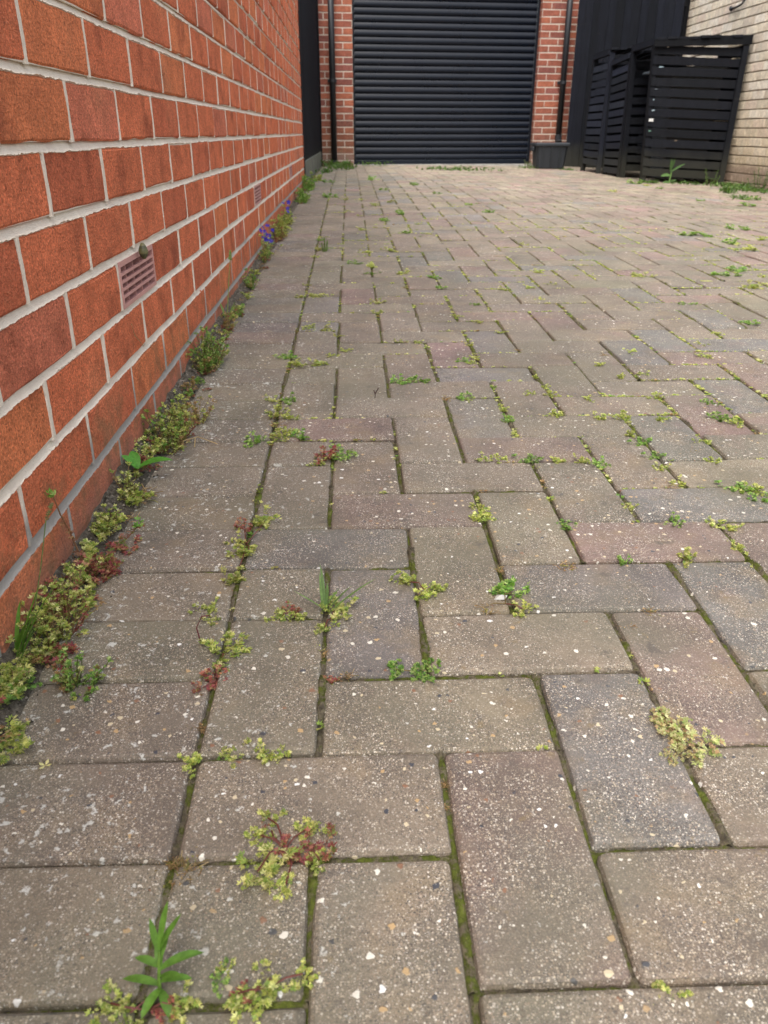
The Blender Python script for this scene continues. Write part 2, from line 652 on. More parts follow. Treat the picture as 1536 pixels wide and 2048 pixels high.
rp = random.Random(21)


def paver_pose(x, y):
    n = gnormal(x, y)
    n = (n+Vector((rp.gauss(0, .009), rp.gauss(0, .009), 0))).normalized()
    q = Vector((0, 0, 1)).rotation_difference(n)
    m = q.to_matrix() @ Matrix.Rotation(rp.gauss(0, .0055), 3, 'Z')
    return m, Vector((x+rp.gauss(0, .0007), y+rp.gauss(0, .0007), gz(x, y)+rp.gauss(0, .0011)))


for i in best:
    x, y, w, h = pav[i]
    key = (round(w, 4), round(h, 4))
    if key not in variants:
        variants[key] = []
        for q in range(8):
            m_ = MB()
            m_.add(*paver_geo(w, h, rp, True))
            variants[key].append(m_.mesh('paver', M_PAVER))
    rot, loc = paver_pose(x, y)
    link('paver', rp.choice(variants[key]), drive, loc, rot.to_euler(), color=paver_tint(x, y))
mb = MB()
for i, (x, y, w, h) in enumerate(pav):
    if i in isbest:
        continue
    rot, loc = paver_pose(x, y)
    vv, ff = paver_geo(w, h, rp, False)
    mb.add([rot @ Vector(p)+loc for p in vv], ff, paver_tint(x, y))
tag(mb.build('paver_field', M_PAVER, drive), kind='stuff')

# moss and soil standing in the joints, as a bumpy ridge along every joint of the nearer paving
mb = MB()


FUZZ = []


def ridge(x0, y0, x1, y1, seg, wid, lift):
    d = Vector((x1-x0, y1-y0, 0))
    s = Vector((-d.y, d.x, 0)).normalized()
    n = len(mb.v)
    ph = R.random()*50
    for i in range(seg+1):
        t = i/seg
        px, py = x0+d.x*t, y0+d.y*t
        m = vnoise(px*16+5, py*16+9)*.65+vnoise(px*61, py*61)*.5
        hh = -.0080+max(0, m-.32)*lift*.0140
        g = gz(px, py)
        for c, e in ((-1, -.004), (-.5, .0), (0, .0007), (.5, 0), (1, -.004)):
            j = R.uniform(-.0014, .0014)
            p = Vector((px, py, 0))+s*(wid*c*R.uniform(.8, 1.1))
            mb.v.append((p.x, p.y, g+hh+e*.8+j))
        if seg >= 10 and m > .5:
            for q in range(7 if seg == 20 else 3):
                p = Vector((px, py, g+hh+.0002))+s*(wid*R.uniform(-.8, .8))+d*R.uniform(-.5, .5)/seg
                a = R.uniform(0, 6.283)
                e2 = Vector((math.cos(a), math.sin(a), 0))*.0007
                FUZZ.append((p-e2, p+e2, p+Vector((R.gauss(0, .0007), R.gauss(0, .0007), R.uniform(.0008, .0026)))))
    for i in range(seg):
        for k in range(4):
            a = n+i*5+k
            mb.f.append((a, a+1, a+6, a+5))
            mb.c.append((1, 1, 1))


for v in range(VMIN+1, 62):
    y0 = v*U
    seg = 20 if y0 < .9 else (10 if y0 < 2.4 else 4)
    if shows((-.1, y0, 0)) > 0:
        ridge(-.187, y0, 0, y0, seg, .0042, .30)
    if shows((0, y0, 0)) > 0:
        ridge(0, y0, 0, y0+U, seg, .0052, 1.15)
    for u in range(0, UMAX):
        if shows((u*U, y0, 0), margin=60) == 0:
            continue
        if u > 0 and OWN.get((u, v)) != OWN.get((u-1, v)):
            ridge(u*U, y0, u*U, y0+U, seg, .0048, 1.2)
        if OWN.get((u, v)) != OWN.get((u, v-1)):
            ridge(u*U, y0, (u+1)*U, y0, seg, .0044, .55)
for tri in FUZZ:
    mb.add(list(tri), [(0, 1, 2)])
tag(mb.build('joint_moss', M_JOINT, drive, True), kind='stuff')

def bank(x, y):
    """soil washed up against the foot of the house wall"""
    h = .026*(1-.45*sm(1.0, 3.0, y))*(.7+.6*vnoise(y*9+3, 2.5))
    return h*max(0.0, 1-(x-WX)/.036)**1.1


# crumbs of soil along the foot of the house wall
mb = MB()
for i in range(5200):
    y = -.3+6.2*R.random()**1.7
    x = WX+.003+abs(R.gauss(0, .017))
    r = R.uniform(.0008, .003)*(1 if y > .5 else .9)
    c = R.choice([(.07, .06, .046), (.12, .105, .085), (.035, .03, .023), (.22, .19, .155)])
    g = gz(x, y)+bank(x, y)-.001+R.uniform(0, .0015)
    P3 = [(x+r*R.uniform(.5, 1), y, g), (x-r, y+r*R.uniform(.4, 1), g), (x-r*.6, y-r, g), (x, y, g+r*1.2)]
    mb.add(P3, [(0, 1, 3), (1, 2, 3), (2, 0, 3)], c)
mb2 = MB()
NB = 9
for i in range(341):
    y = -.9+i*.02
    for k in range(NB):
        x = WX-.002+k*.039/(NB-1)
        e = vnoise(x*230, y*230)*.006+vnoise(x*80, y*80)*.005
        mb2.v.append((x, y, gz(x, y)+bank(x, y)*(.75+e*55) - (.0045 if k == NB-1 else .0012)+R.uniform(-.0008, .0008)))
for i in range(340):
    for k in range(NB-1):
        a = i*NB+k
        mb2.f.append((a, a+1, a+NB+1, a+NB))
        mb2.c.append((1, 1, 1))
tag(mb2.build('soil_strip', M_SOIL), kind='structure')
tag(mb.build('soil_crumbs', simple_material('soil_crumb', .95, .1, .2, 60)), kind='stuff')


# ------------------------------------------------------------------ brick walls
def brick_geo(L, H, D, rnd, fine=True, jit=.0009):
    """one brick: X along the wall, Z up, front face at y = 0 looking to -Y, soft uneven arrises"""
    nl, nh = (5, 2) if fine else (2, 1)
    o = []
    for i in range(nl):
        o.append([-L/2+L*i/nl, -H/2])
    for i in range(nh):
        o.append([L/2, -H/2+H*i/nh])
    for i in range(nl):
        o.append([L/2-L*i/nl, H/2])
    for i in range(nh):
        o.append([-L/2, H/2-H*i/nh])
    o = [(a+rnd.uniform(-jit, jit), b+rnd.uniform(-jit, jit)) for a, b in o]
    n = len(o)
    v = []
    for ins, y in ((.0032, 0), (0, .0028), (0, D)):
        for a, b in o:
            k = 1-ins/max(abs(a), .02)*(abs(a) > L/2-.004)
            m = 1-ins/max(abs(b), .02)*(abs(b) > H/2-.004)
            v.append((a*k, y+(rnd.uniform(-.0005, .0005) if fine and y == 0 else 0), b*m))
    f = [tuple(range(n))]
    for l in range(2):
        for i in range(n):
            j = (i+1) % n
            f.append((l*n+i, (l+1)*n+i, (l+1)*n+j, l*n+j))
    return v, f


def brick_wall(parent, mw, mat, mort, courses, spans, px, bed0, pz, phase, joint, tint, fine_to, skip=(), rag=True, limit=298, core_d=.1, bedmat=None):
    """running bond in the parent's frame. mw: its world matrix, spans: [(x0, x1)] stretches of wall, bed0: height of bed joint 0,
    phase(row): where a perpend sits in that course. skip: {(row, index of the brick)} left out for air bricks"""
    rnd = random.Random(len(spans)*31+courses)
    H = pz-joint
    Dd = .09
    bricks, cuts = [], []
    for r in range(courses):
        zc = bed0+pz*(r+.5)
        ph = phase(r)
        for x0, x1 in spans:
            k = math.floor((x0-ph)/px)
            while ph+k*px < x1-.004:
                a, b = ph+k*px, ph+(k+1)*px
                a2, b2 = max(a, x0-(joint/2 if a < x0 else 0)), min(b, x1+(joint/2 if b > x1 else 0))
                if (r, k) in skip:
                    cuts.append((r, a, b))
                elif b2-a2 > .03:
                    bricks.append(((a2+b2)/2, zc, b2-a2-joint*.75, r))
                k += 1
    n = (mw.to_3x3() @ Vector((0, -1, 0))).normalized()
    order = sorted(range(len(bricks)), key=lambda i: -shows(mw @ Vector((bricks[i][0], 0, bricks[i][1])), n=n)*bricks[i][2])
    vis = set(i for i in order[:limit] if shows(mw @ Vector((bricks[i][0], 0, bricks[i][1])), n=n) > 0)
    meshes = {}
    rest = MB()
    for i, (x, z, L, r) in enumerate(bricks):
        c = tint(rnd, x, z)
        loc = (x+rnd.gauss(0, .0012), max(-.0007, min(.0007, rnd.gauss(0, .0004))), z+rnd.gauss(0, .0008))
        rot = (max(-.012, min(.012, rnd.gauss(0, .006))), rnd.gauss(0, .0035), max(-.006, min(.006, rnd.gauss(0, .003))))
        if i in vis:
            key = round(L, 3)
            if key not in meshes:
                meshes[key] = []
                for q in range(10 if abs(L-px+joint*.75) < .002 else 2):
                    m_ = MB()
                    m_.add(*brick_geo(L, H, Dd, rnd, True))
                    meshes[key].append(m_.mesh('brick', mat))
            link('brick', rnd.choice(meshes[key]), parent, loc, rot, color=c)
        else:
            vv, ff = brick_geo(L, H, Dd, rnd, False)
            rest.add([(a+loc[0], b+loc[1], c2+loc[2]) for a, b, c2 in vv], ff, c)
    if rest.f:
        tag(rest.build('brick_courses', mat, parent), kind='stuff')
    # mortar: a core a little behind the faces, and along every bed a tooled strip with a ragged lower edge
    mm = MB()
    for x0, x1 in spans:
        box(mm, x0, x1, .0105, core_d, bed0, bed0+pz*courses) if not skip else None
    for r in range(courses):
        z0, z1 = bed0+pz*r, bed0+pz*(r+1)
        for x0, x1 in spans:
            xs = [x0]+[e for rr, a, b in sorted(cuts) if rr == r for e in (a+joint*.3, b-joint*.3)]+[x1]
            for a, b in zip(xs[::2], xs[1::2]):
                box(mm, a, b, .0022 if rag else .004, core_d-.001, z0+.0056, z1-.0056)
    if rag:
        for r in range(0, courses+1):
            zb = bed0+pz*r
            for x0, x1 in spans:
                x = x0
                st = []
                while x < x1:
                    st.append(x)
                    x += (.0042 if x < fine_to*.5 else (.010 if x < fine_to else .05))*rnd.uniform(.6, 1.4)
                st.append(x1)
                n0 = len(mm.v)
                for x in st:
                    w = vnoise(x*14, r*7.3)*.5+vnoise(x*55, r*3.1)*.5
                    lowj = (w-.5)*.0036+rnd.uniform(-.0009, .0009)
                    hi = (vnoise(x*40+7, r*5.7)-.5)*.003+rnd.uniform(-.0006, .0006)
                    zt, zl = zb+joint/2+.0022+hi, zb-joint/2-.0012-max(lowj, -.0022)
                    for yy, zz in ((.0072, zt), (.0052, zb+.0028), (.0026, zb-joint*.2), (-.0003, zl+.0012), (.0034, zl-.0010)):
                        mm.v.append((x, yy, zz))
                for i in range(len(st)-1):
                    for q in range(4):
                        a = n0+i*5+q
                        mm.f.append((a, a+1, a+6, a+5))
                        mm.c.append((1, 1, 1))
        # upright joints, smeared a little over the arrises
        for i, (x, z, L, r) in enumerate(bricks):
            xj = x+L/2+joint*.375
            if not any(x0+.01 < xj < x1-.01 for x0, x1 in spans):
                continue
            ns_ = 8 if x < fine_to*.5 else (4 if x < fine_to else 2)
            wj = joint*.375*rnd.uniform(.55, 1.25)
            n0 = len(mm.v)
            for q in range(ns_+1):
                zz = z-H/2-.0008+(H+.0016)*q/ns_
                a, b = wj*rnd.uniform(.75, 1.3), wj*rnd.uniform(.75, 1.3)
                mm.v += [(xj-a-.0016, .0026, zz), (xj-a, -.0004, zz), (xj+b, -.0002, zz), (xj+b+.0016, .0026, zz)]
            for q in range(ns_):
                for s_ in range(3):
                    a = n0+q*4+s_
                    mm.f.append((a, a+1, a+5, a+4))
                    mm.c.append((1, 1, 1))
    mm.build('mortar', mort, parent)


# the house wall on the left
house = root('house_wall', (WX, 0, 0), 'tall red brick house wall with pale mortar and three air bricks along the left side', 'wall', math.pi/2)
HM = Matrix.Translation((WX, 0, 0)) @ Matrix.Rotation(math.pi/2, 4, 'Z')
ZA, YA = .5353, .5513


def tint_red(rnd, x, z):
    r = rnd.random()
    c = (.65, .172, .076) if r < .66 else ((.67, .198, .080) if r < .78 else ((.56, .142, .066) if r < .92 else (.62, .178, .098)))
    k = rnd.uniform(.92, 1.08)
    return tuple(a*k for a in c)


BED0 = ZA-.075*8        # first course starts just below the paving
brick_wall(house, HM, M_RED, M_MORT, 38, [(-.75, 5.95)], .225, BED0, .075, lambda r: YA-(.1125 if r % 2 else 0), .0098, tint_red, 2.6,
           skip={(4, 1), (4, 9), (4, 17)})
# the far end of that wall (a return, so that it has thickness)
mb = MB()
box(mb, -.75, 5.945, .101, .3, BED0, BED0+38*.075)
mb.build('inner_leaf', M_MORT, house)
PINK = (.47, .235, .205)
for k in (1, 9, 17):
    y0, z0 = YA+.225*k+.0045, BED0+.075*4+.0045
    W, Hh = .216, .066
    fr = MB()
    T = .0
    box(fr, y0, y0+W, -.0012, .03, z0+Hh-.0075, z0+Hh, PINK)
    box(fr, y0, y0+W, -.0012, .03, z0, z0+.006, PINK)
    box(fr, y0, y0+.007, -.0014, .03, z0+.006, z0+Hh-.0075, PINK)
    box(fr, y0+W-.007, y0+W, -.0014, .03, z0+.006, z0+Hh-.0075, PINK)
    ab = fr.build('air_brick', M_PLAST, house)
    bk = MB()
    box(bk, y0+.0072, y0+W-.0072, .0285, .036, z0+.0062, z0+Hh-.0077, (.015, .012, .012))  # near-black sheet that paints in the shade inside the slots
    bk.build('slot_shade', M_PLAST, ab)
    zi0, zi1 = z0+.006, z0+Hh-.0075
    for i in range(1, 5):
        s = MB()
        zc = zi0+(zi1-zi0)*i/5
        hexa(s, [(y0+.007, -.001, zc-.0024), (y0+W-.007, -.001, zc-.0024), (y0+W-.007, .005, zc-.0012), (y0+.007, .005, zc-.0012)],
             [(y0+.007, -.001, zc+.0018), (y0+W-.007, -.001, zc+.0018), (y0+W-.007, .005, zc+.0012), (y0+.007, .005, zc+.0012)], PINK)
        s.build('louvre', M_PLAST, ab)
    for i in range(1, 5):
        s = MB()
        yc = y0+W*i/5
        box(s, yc-.0012, yc+.0012, .0015, .0275, zi0, zi1, tuple(c*.9 for c in PINK))
        s.build('divider', M_PLAST, ab)

# ------------------------------------------------------------------ garage
gar = root('garage', (GX, GY, 0), 'red brick garage front with a black roller door at the end of the driveway', 'garage', GA)
GM = Matrix.Translation((GX, GY, 0)) @ Matrix.Rotation(GA, 4, 'Z')
DW = 2.319


def tint_gar(rnd, x, z):
    r = rnd.random()
    c = (.235, .078, .052) if r < .55 else ((.30, .10, .058) if r < .8 else (.19, .068, .055))
    k = rnd.uniform(.85, 1.15)
    c = tuple(a*k for a in c)
    w = sm(.85, .2, z)*.55         # greened, browner courses near the ground
    return tuple(a*(1-w)+b*w for a, b in zip(c, (.17, .088, .05)))


GB = .0015
brick_wall(gar, GM, M_GAR, M_MORT2, 28, [(-.90, 0)], .225, GB, .0757, lambda r: (-.114 if r % 2 == 0 else 0.0), .011, tint_gar, -9, rag=True, limit=150, core_d=.3)
brick_wall(gar, GM, M_GAR, M_MORT2, 28, [(DW, 4.0)], .225, GB, .0757, lambda r: DW+(.1125 if r % 2 == 0 else 0.0), .011, tint_gar, -9, rag=True, limit=148, core_d=.3)
brick_wall(gar, GM, M_GAR, M_MORT2, 7, [(-.90, 4.0)], .225, GB+28*.0757, .0757, lambda r: (-.114 if r % 2 == 0 else 0.0), .011, tint_gar, -9, rag=False, limit=0, core_d=.3)
mb = MB()
box(mb, -.95, 4.05, -.12, .32, GB+35*.0757, GB+35*.0757+.16, (.02, .02, .022))
mb.build('fascia', M_PLAST, gar)
mb = MB()   # reveal at the right jamb: brick returns that look into the opening
rv = random.Random(5)
for r in range(28):
    z0 = GB+.0757*r+.0055
    d = (.1, .1) if r % 2 else (.1, .1)
    box(mb, DW-.0022, DW+.004, .0105, .098, z0, z0+.0647, tint_gar(rv, 0, z0))
tag(mb.build('jamb_bricks', M_GAR, gar), kind='stuff')
door = root('roller_door', (0, .105, 0), None, None, kind=None)
door.parent = gar
del_keys = [k for k in ('kind',) if k in door]
for k in del_keys:
    del door[k]
z0d = gz(GX, GY)
NAVY = (.0026, .0046, .0098)
slat_me = None
sm_b = MB()
prof = []
for i in range(10):        # curved slat with a fold above and below
    t = i/9
    zz = t*.0700
    prof.append((-.0135*math.sin(math.pi*(.08+.92*t)**.85), zz))
prof = [(.004, -.0008)]+prof+[(.004, .0705), (.004, .0757)]
xs = [.035, DW*.25, DW*.5, DW*.75, DW-.035]
for x in xs:
    for yy, zz in prof:
        sm_b.v.append((x, yy, zz))
m_ = len(prof)
for i in range(len(xs)-1):
    for k in range(m_-1):
        a = i*m_+k
        sm_b.f.append((a, a+m_, a+m_+1, a+1))
        sm_b.c.append(NAVY)
slat_me = sm_b.mesh('slat', M_DOOR, True)
for i in range(27):
    link('slat', slat_me, door, (0, 0, z0d+.055+.0757*i), color=(1, 1, 1))
mb = MB()
cbox(mb, .03, DW-.03, -.016, .014, z0d-.012, z0d+.054, .004, (.007, .010, .016))
mb.build('bottom_rail', M_DOOR, door)
for x0, x1 in ((.0, .034), (DW-.034, DW-.003)):
    mb = MB()
    cbox(mb, x0, x1, -.022, .03, z0d-.03, 2.12, .003, (.006, .008, .012))
    mb.build('guide_rail', M_DOOR, door)
mb = MB()
box(mb, .004, DW-.004, -.095, .02, -.1, z0d+.006, (.30, .29, .27))
mb.build('door_sill', M_CONC, gar)


def downpipe(x, zb, shoe):
    p = MB()
    tube(p, [(x, -.062, zb), (x, -.062, 2.7)], .036, 16, (.006, .0068, .009))
    pi = p.build('downpipe', M_PLAST, gar, True)
    for z in (1.02, 2.25):
        c = MB()
        tube(c, [(x, -.062, z), (x, -.062, z+.035)], .042, 16, (.011, .012, .015))
        box(c, x-.055, x+.055, -.02, -.003, z, z+.035, (.011, .012, .015))
        c.build('pipe_clip', M_PLAST, pi)
    c = MB()
    if shoe:
        tube(c, [(x, -.062, zb), (x, -.062, zb+.05)], .044, 16, (.012, .013, .016))
    else:
        tube(c, [(x, -.062, zb+.09), (x, -.062, zb+.04), (x, -.085, zb+.0)], .043, 14, (.012, .013, .016))
    c.build('pipe_socket', M_PLAST, pi)


downpipe(-.252, .105, True)
downpipe(2.633, .36, False)

# ------------------------------------------------------------------ buff brick wall on the right
buff = root('buff_wall', (BX, 0, 0), 'pale buff brick wall along the right side behind the slatted bin stores', 'wall', -math.pi/2)
BM = Matrix.Translation((BX, 0, 0)) @ Matrix.Rotation(-math.pi/2, 4, 'Z')


def tint_buff(rnd, x, z):
    r = rnd.random()
    c = (.69, .60, .46) if r < .5 else ((.75, .67, .55) if r < .72 else ((.67, .55, .44) if r < .88 else (.60, .51, .40)))
    k = rnd.uniform(.9, 1.1)
    w = sm(.9, .1, z)*.6
    return tuple(a*k*(1-w)+b*w for a, b in zip(c, (.50, .37, .21)))


brick_wall(buff, BM, M_BUFF, M_MORT3, 34, [(-10.62, -2.6)], .236, .120-.0785*2, .0785, lambda r: -7.786+(.118 if r % 2 else 0), .0105, tint_buff, -99, rag=False)

# ------------------------------------------------------------------ black fences
INK = (.0055, .0063, .0088)


def wcol(k=1.0):
    f = R.uniform(.72, 1.3)*k
    return (INK[0]*f, INK[1]*f, INK[2]*f*R.uniform(.95, 1.1))


fl = root('board_fence', (-.22, 5.98, 0), 'black vertical board fence on a concrete gravel board between house wall and garage', 'fence')
x0, y0, y1 = 0.0, 0.0, 4.49
mb = MB()
beam(mb, (.0, .035, -.06), (.0, .035, 2.06), .075, .05, (0, 1, 0), wcol())
mb.build('post', M_WOOD, fl)
mb = MB()
beam(mb, (-.012, 4.44, -.06), (-.012, 4.44, 2.06), .075, .06, (0, 1, 0), wcol())
mb.build('post', M_WOOD, fl)
mb = MB()
a_, b_ = gz(-.22, 6.05), gz(-.22, 10.4)
hexa(mb, [(-.04, .075, -.05), (.012, .075, -.05), (.006, 4.4, -.05), (-.046, 4.4, -.05)], [(-.04, .075, a_+.155), (.012, .075, a_+.155), (.006, 4.4, b_+.155), (-.046, 4.4, b_+.155)], (.15, .155, .125))
mb.build('gravel_board', M_CONC, fl)
n = 43
for i in range(n):
    ya = .078+i*(4.32/n)
    d = .012 if i % 2 else -.004
    zt = 1.98+R.uniform(-.004, .004)
    mb = MB()
    cbox(mb, -.022+d-.008*i/n, -.004+d-.008*i/n, ya-.004, ya+4.32/n+.003, gz(-.22, 6+ya)+.158, zt, .003, wcol())
    mb.build('board', M_WOOD, fl)
mb = MB()
beam(mb, (-.045, .05, .5), (-.05, 4.42, .5), .075, .04, col=wcol())
beam(mb, (-.045, .05, 1.7), (-.05, 4.42, 1.7), .075, .04, col=wcol())
mb.build('rail', M_WOOD, fl)

A, B = Vector((2.905, 10.60, 0)), Vector((3.80, 9.58, 0))
ang = math.atan2(B.y-A.y, B.x-A.x)
fr_ = root('board_fence', A, 'black vertical board fence in the corner behind the bin stores right of the garage', 'fence', ang)
Lf = (B-A).length
n = 13
for i in range(n):
    xa = i*Lf/n
    d = -.010 if i % 2 else 0.0
    mb = MB()
    top = 1.905+.045*i+R.uniform(-.004, .004)
    cbox(mb, xa-.003, xa+Lf/n+.003, d-.018, d, .06, top, .003, wcol(1.15))
    mb.build('board', M_WOOD, fr_)
for z in (.4, 1.2, 1.75):
    mb = MB()
    beam(mb, (0, .022, z), (Lf, .022, z), .07, .04, col=wcol())
    mb.build('rail', M_WOOD, fr_)
for x in (.04, Lf-.04):
    mb = MB()
    beam(mb, (x, .08, -.05), (x, .08, 2.0), .075, .075, (1, 0, 0), wcol())
    mb.build('post', M_WOOD, fr_)


# ------------------------------------------------------------------ slatted bin stores
def lerp(a, b, t):
    return Vector(a)*(1-t)+Vector(b)*t


def slat_panel(parent, BL, BR, TL, TR, fr, name, out, th=.018, k=1.0, wear=None):
    """slats between two leaning edges; fr: list of (t0, t1) heights as fractions. out: outward direction"""
    out = Vector(out)*th
    for t0, t1 in fr:
        q = [lerp(BL, TL, t0), lerp(BR, TR, t0), lerp(BR, TR, t1), lerp(BL, TL, t1)]
        j = [Vector((0, 0, R.uniform(-.003, .003))) for _ in range(2)]
        q = [q[0]+j[0], q[1]+j[1], q[2]+j[1], q[3]+j[0]]
        mb = MB()
        hexa(mb, [q[0], q[1], q[1]-out, q[0]-out], [q[3], q[2], q[2]-out, q[3]-out], wcol(k))
        mb.build(name, M_WOOD, parent)


def rows_(n, lo, hi, gap):
    p = (hi-lo)/n
    return [(lo+p*i+gap/2, lo+p*(i+1)-gap/2) for i in range(n)]


def post(parent, a, b, w=.05, t=.05, k=1.0, up=(0, 1, 0)):
    mb = MB()
    beam(mb, a, b, w, t, up, wcol(k))
    mb.build('post', M_WOOD, parent)


def roof_boards(parent, NF, NB, FF, FB, n, th=.02):
    """boards laid side by side from the front edge to the back, each running from the near to the far side"""
    for i in range(n):
        t0, t1 = (i+.07)/n, (i+.93)/n
        nz_ = Vector((0, 0, th))
        e = Vector((0, -R.uniform(.0, .028), R.uniform(-.004, .005)))
        q = [lerp(NF, NB, t0)+e, lerp(NF, NB, t1)+e, lerp(FF, FB, t1), lerp(FF, FB, t0)]
        mb = MB()
        hexa(mb, q, [p+nz_ for p in q], wcol(1.1))
        mb.build('roof_board', M_WOOD, parent)


# nearest store: its slatted side faces the camera, its front stands open
st1 = root('bin_store', (3.4, 8.2, .02), 'largest black slatted bin store, nearest the camera, with its front standing open', 'bin store')


def L1(p):
    return Vector(p)-Vector((3.4, 8.2, .02))


BL, BR, TL, TR = L1((3.016, 7.95, .045)), L1((3.825, 7.95, .0)), L1((2.972, 7.95, 1.232)), L1((3.852, 7.95, 1.212))
slat_panel(st1, BL+Vector((0, -.002, 0)), BR+Vector((0, -.002, 0)), TL+Vector((0, -.002, 0)), TR+Vector((0, -.002, 0)), rows_(13, .035, .985, .0165), 'slat', (0, -1, 0))
post(st1, BL+Vector((.022, .036, -.03)), TL+Vector((.022, .036, .0)), .06, .045)
post(st1, BR+Vector((-.022, -.012, -.03)), TR+Vector((-.022, -.012, -.005)), .03, .055, 1.25)
FB_, FT_ = L1((2.975, 8.5, .05)), L1((2.943, 8.5, 1.215))
post(st1, FB_+Vector((.02, 0, -.02)), FT_+Vector((.02, 0, 0)), .045, .045)
slat_panel(st1, FB_+Vector((.05, 0, .0)), L1((3.80, 8.5, .03)), FT_+Vector((.05, 0, 0)), L1((3.82, 8.5, 1.26)), rows_(10, .04, .80, .024), 'slat', (0, -1, 0), k=1.25)
slat_panel(st1, L1((3.81, 7.99, 0.02)), L1((3.79, 8.48, .03)), L1((3.84, 7.99, 1.24)), L1((3.82, 8.48, 1.25)), rows_(11, .02, .98, .012), 'slat', (1, 0, 0))
mb = MB()
beam(mb, TL+Vector((.012, -.01, .0)), FT_+Vector((.012, .02, .0)), .045, .03, col=wcol(1.4))
mb.build('front_rail', M_WOOD, st1)
mb = MB()
beam(mb, TL+Vector((-.01, -.024, -.012)), TR+Vector((.02, -.024, .03)), .06, .02, col=wcol(.9))
mb.build('side_rail', M_WOOD, st1)
roof_boards(st1, TL+Vector((0, -.03, .012)), TR+Vector((.03, -.03, .062)), FT_+Vector((0, .03, .02)), L1((3.87, 8.53, 1.285)), 9)
mb = MB()
for (x, z, w, h, c) in ((3.061, 1.028, .05, .011, (.20, .27, .31)), (3.04, .845, .04, .006, (.10, .12, .14)), (3.030, .757, .016, .012, (.20, .27, .31)), (3.04, .666, .036, .012, (.26, .34, .38)), (3.032, .49, .03, .011, (.12, .24, .19)), (3.30, .405, .03, .009, (.20, .15, .11)), (3.10, 1.19, .018, .010, (.4, .37, .33)), (3.735, 1.098, .05, .012, (.13, .11, .08))):
    p = L1((x, 7.9445, z))
    mb.add([(p.x-w/2, p.y, p.z-h*.3), (p.x-w*.1, p.y, p.z-h/2), (p.x+w/2, p.y, p.z-h*.1), (p.x+w*.3, p.y, p.z+h*.4), (p.x-w*.3, p.y, p.z+h/2)], [(0, 1, 2, 3, 4)], c)
mb.build('worn_paint', M_PLAST, st1)
mb = MB()
p = L1((3.031, 7.9437, .584))
for dx in (-.017, -.0055, .006, .0165):
    box(mb, p.x+dx-.004, p.x+dx+.004, p.y-.001, p.y+.001, p.z-.013+R.uniform(-.001, .001), p.z+.012, (.72, .72, .70))
mb.build('label_strip', M_PLAST, st1)

# middle and far stores: their slatted doors look onto the driveway
st2 = root('bin_store', (3.3, 8.8, .04), 'middle black slatted bin store with a narrow closed slatted front', 'bin store')


def store(rt, base, N, F, Nt, Ft, dep, nsl, gap, lo, hi):
    L_ = lambda p: Vector(p)-Vector(base)
    BLs, BRs, TLs, TRs = L_(F), L_(N), L_(Ft), L_(Nt)
    slat_panel(rt, BLs, BRs, TLs, TRs, rows_(nsl, lo, hi, gap), 'slat', (-1, 0, 0), k=3.2)
    post(rt, BRs+Vector((.02, -.02, -.02)), TRs+Vector((.02, -.02, 0)), .04, .05, 1.5)
    post(rt, BLs+Vector((.02, .02, -.02)), TLs+Vector((.02, .02, 0)), .04, .05, 1.5)
    d = Vector((dep, 0, 0))
    slat_panel(rt, BRs+Vector((.05, -.03, 0)), BRs+d+Vector((0, -.03, 0)), TRs+Vector((.05, -.03, 0)), TRs+d+Vector((0, -.03, .02)), rows_(12, .05, .97, .02), 'slat', (0, -1, 0))
    slat_panel(rt, BLs+Vector((.05, .03, 0)), BLs+d+Vector((0, .03, 0)), TLs+Vector((.05, .03, 0)), TLs+d+Vector((0, .03, .02)), rows_(12, .05, .97, .02), 'slat', (0, 1, 0))
    slat_panel(rt, BRs+d, BLs+d, TRs+d, TLs+d, rows_(12, .03, .97, .01), 'slat', (1, 0, 0))
    mb = MB()
    beam(mb, TRs+Vector((0, -.03, 0)), TLs+Vector((0, .03, 0)), .04, .04, col=wcol(1.6))
    mb.build('front_rail', M_WOOD, rt)
    roof_boards(rt, TRs+Vector((-.01, -.04, .02)), TRs+d+Vector((.02, -.04, .05)), TLs+Vector((-.01, .04, .02)), TLs+d+Vector((.02, .04, .05)), 5)


store(st2, (3.3, 8.8, .04), (2.968, 8.60, .045), (2.936, 9.0, .05), (2.955, 8.60, 1.165), (2.916, 9.0, 1.125), .58, 13, .020, .02, .95)
st3 = root('bin_store', (3.2, 9.35, .05), 'farthest black slatted bin store, standing nearest the garage', 'bin store')
store(st3, (3.2, 9.35, .05), (2.888, 9.12, .06), (2.826, 9.5, .075), (2.901, 9.12, 1.235), (2.852, 9.5, 1.212), .42, 13, .017, .06, .93)

wb = root('wheelie_bin', (3.45, 8.23, .03), 'dark grey wheelie bin inside the open bin store with only its lid edge showing', 'wheelie bin')
mb = MB()
hexa(mb, [(-.19, -.2, .03), (.2, -.2, .03), (.2, .2, .03), (-.19, .2, .03)], [(-.25, -.225, .96), (.24, -.225, .96), (.24, .225, .96), (-.25, .225, .96)], (.03, .034, .038))
mb.build('body', M_PLAST, wb)
mb = MB()
hexa(mb, [(-.39, -.235, .965), (.26, -.235, .985), (.26, .235, .985), (-.39, .235, .965)], [(-.38, -.225, .985), (.26, -.225, 1.04), (.26, .225, 1.04), (-.38, .225, .985)], (.09, .105, .115))
mb.build('lid', M_PLAST, wb)
for y in (-.17, .17):
    mb = MB()
    tube(mb, [(.2, y-.03, .09), (.2, y+.03, .09)], .09, 14, (.02, .02, .02))
    mb.build('wheel', M_PLAST, wb)
mb = MB()
tube(mb, [(.27, -.2, .98), (.31, -.2, .99), (.31, .2, .99), (.27, .2, .98)], .014, 8, (.03, .03, .03))
mb.build('handle', M_PLAST, wb)

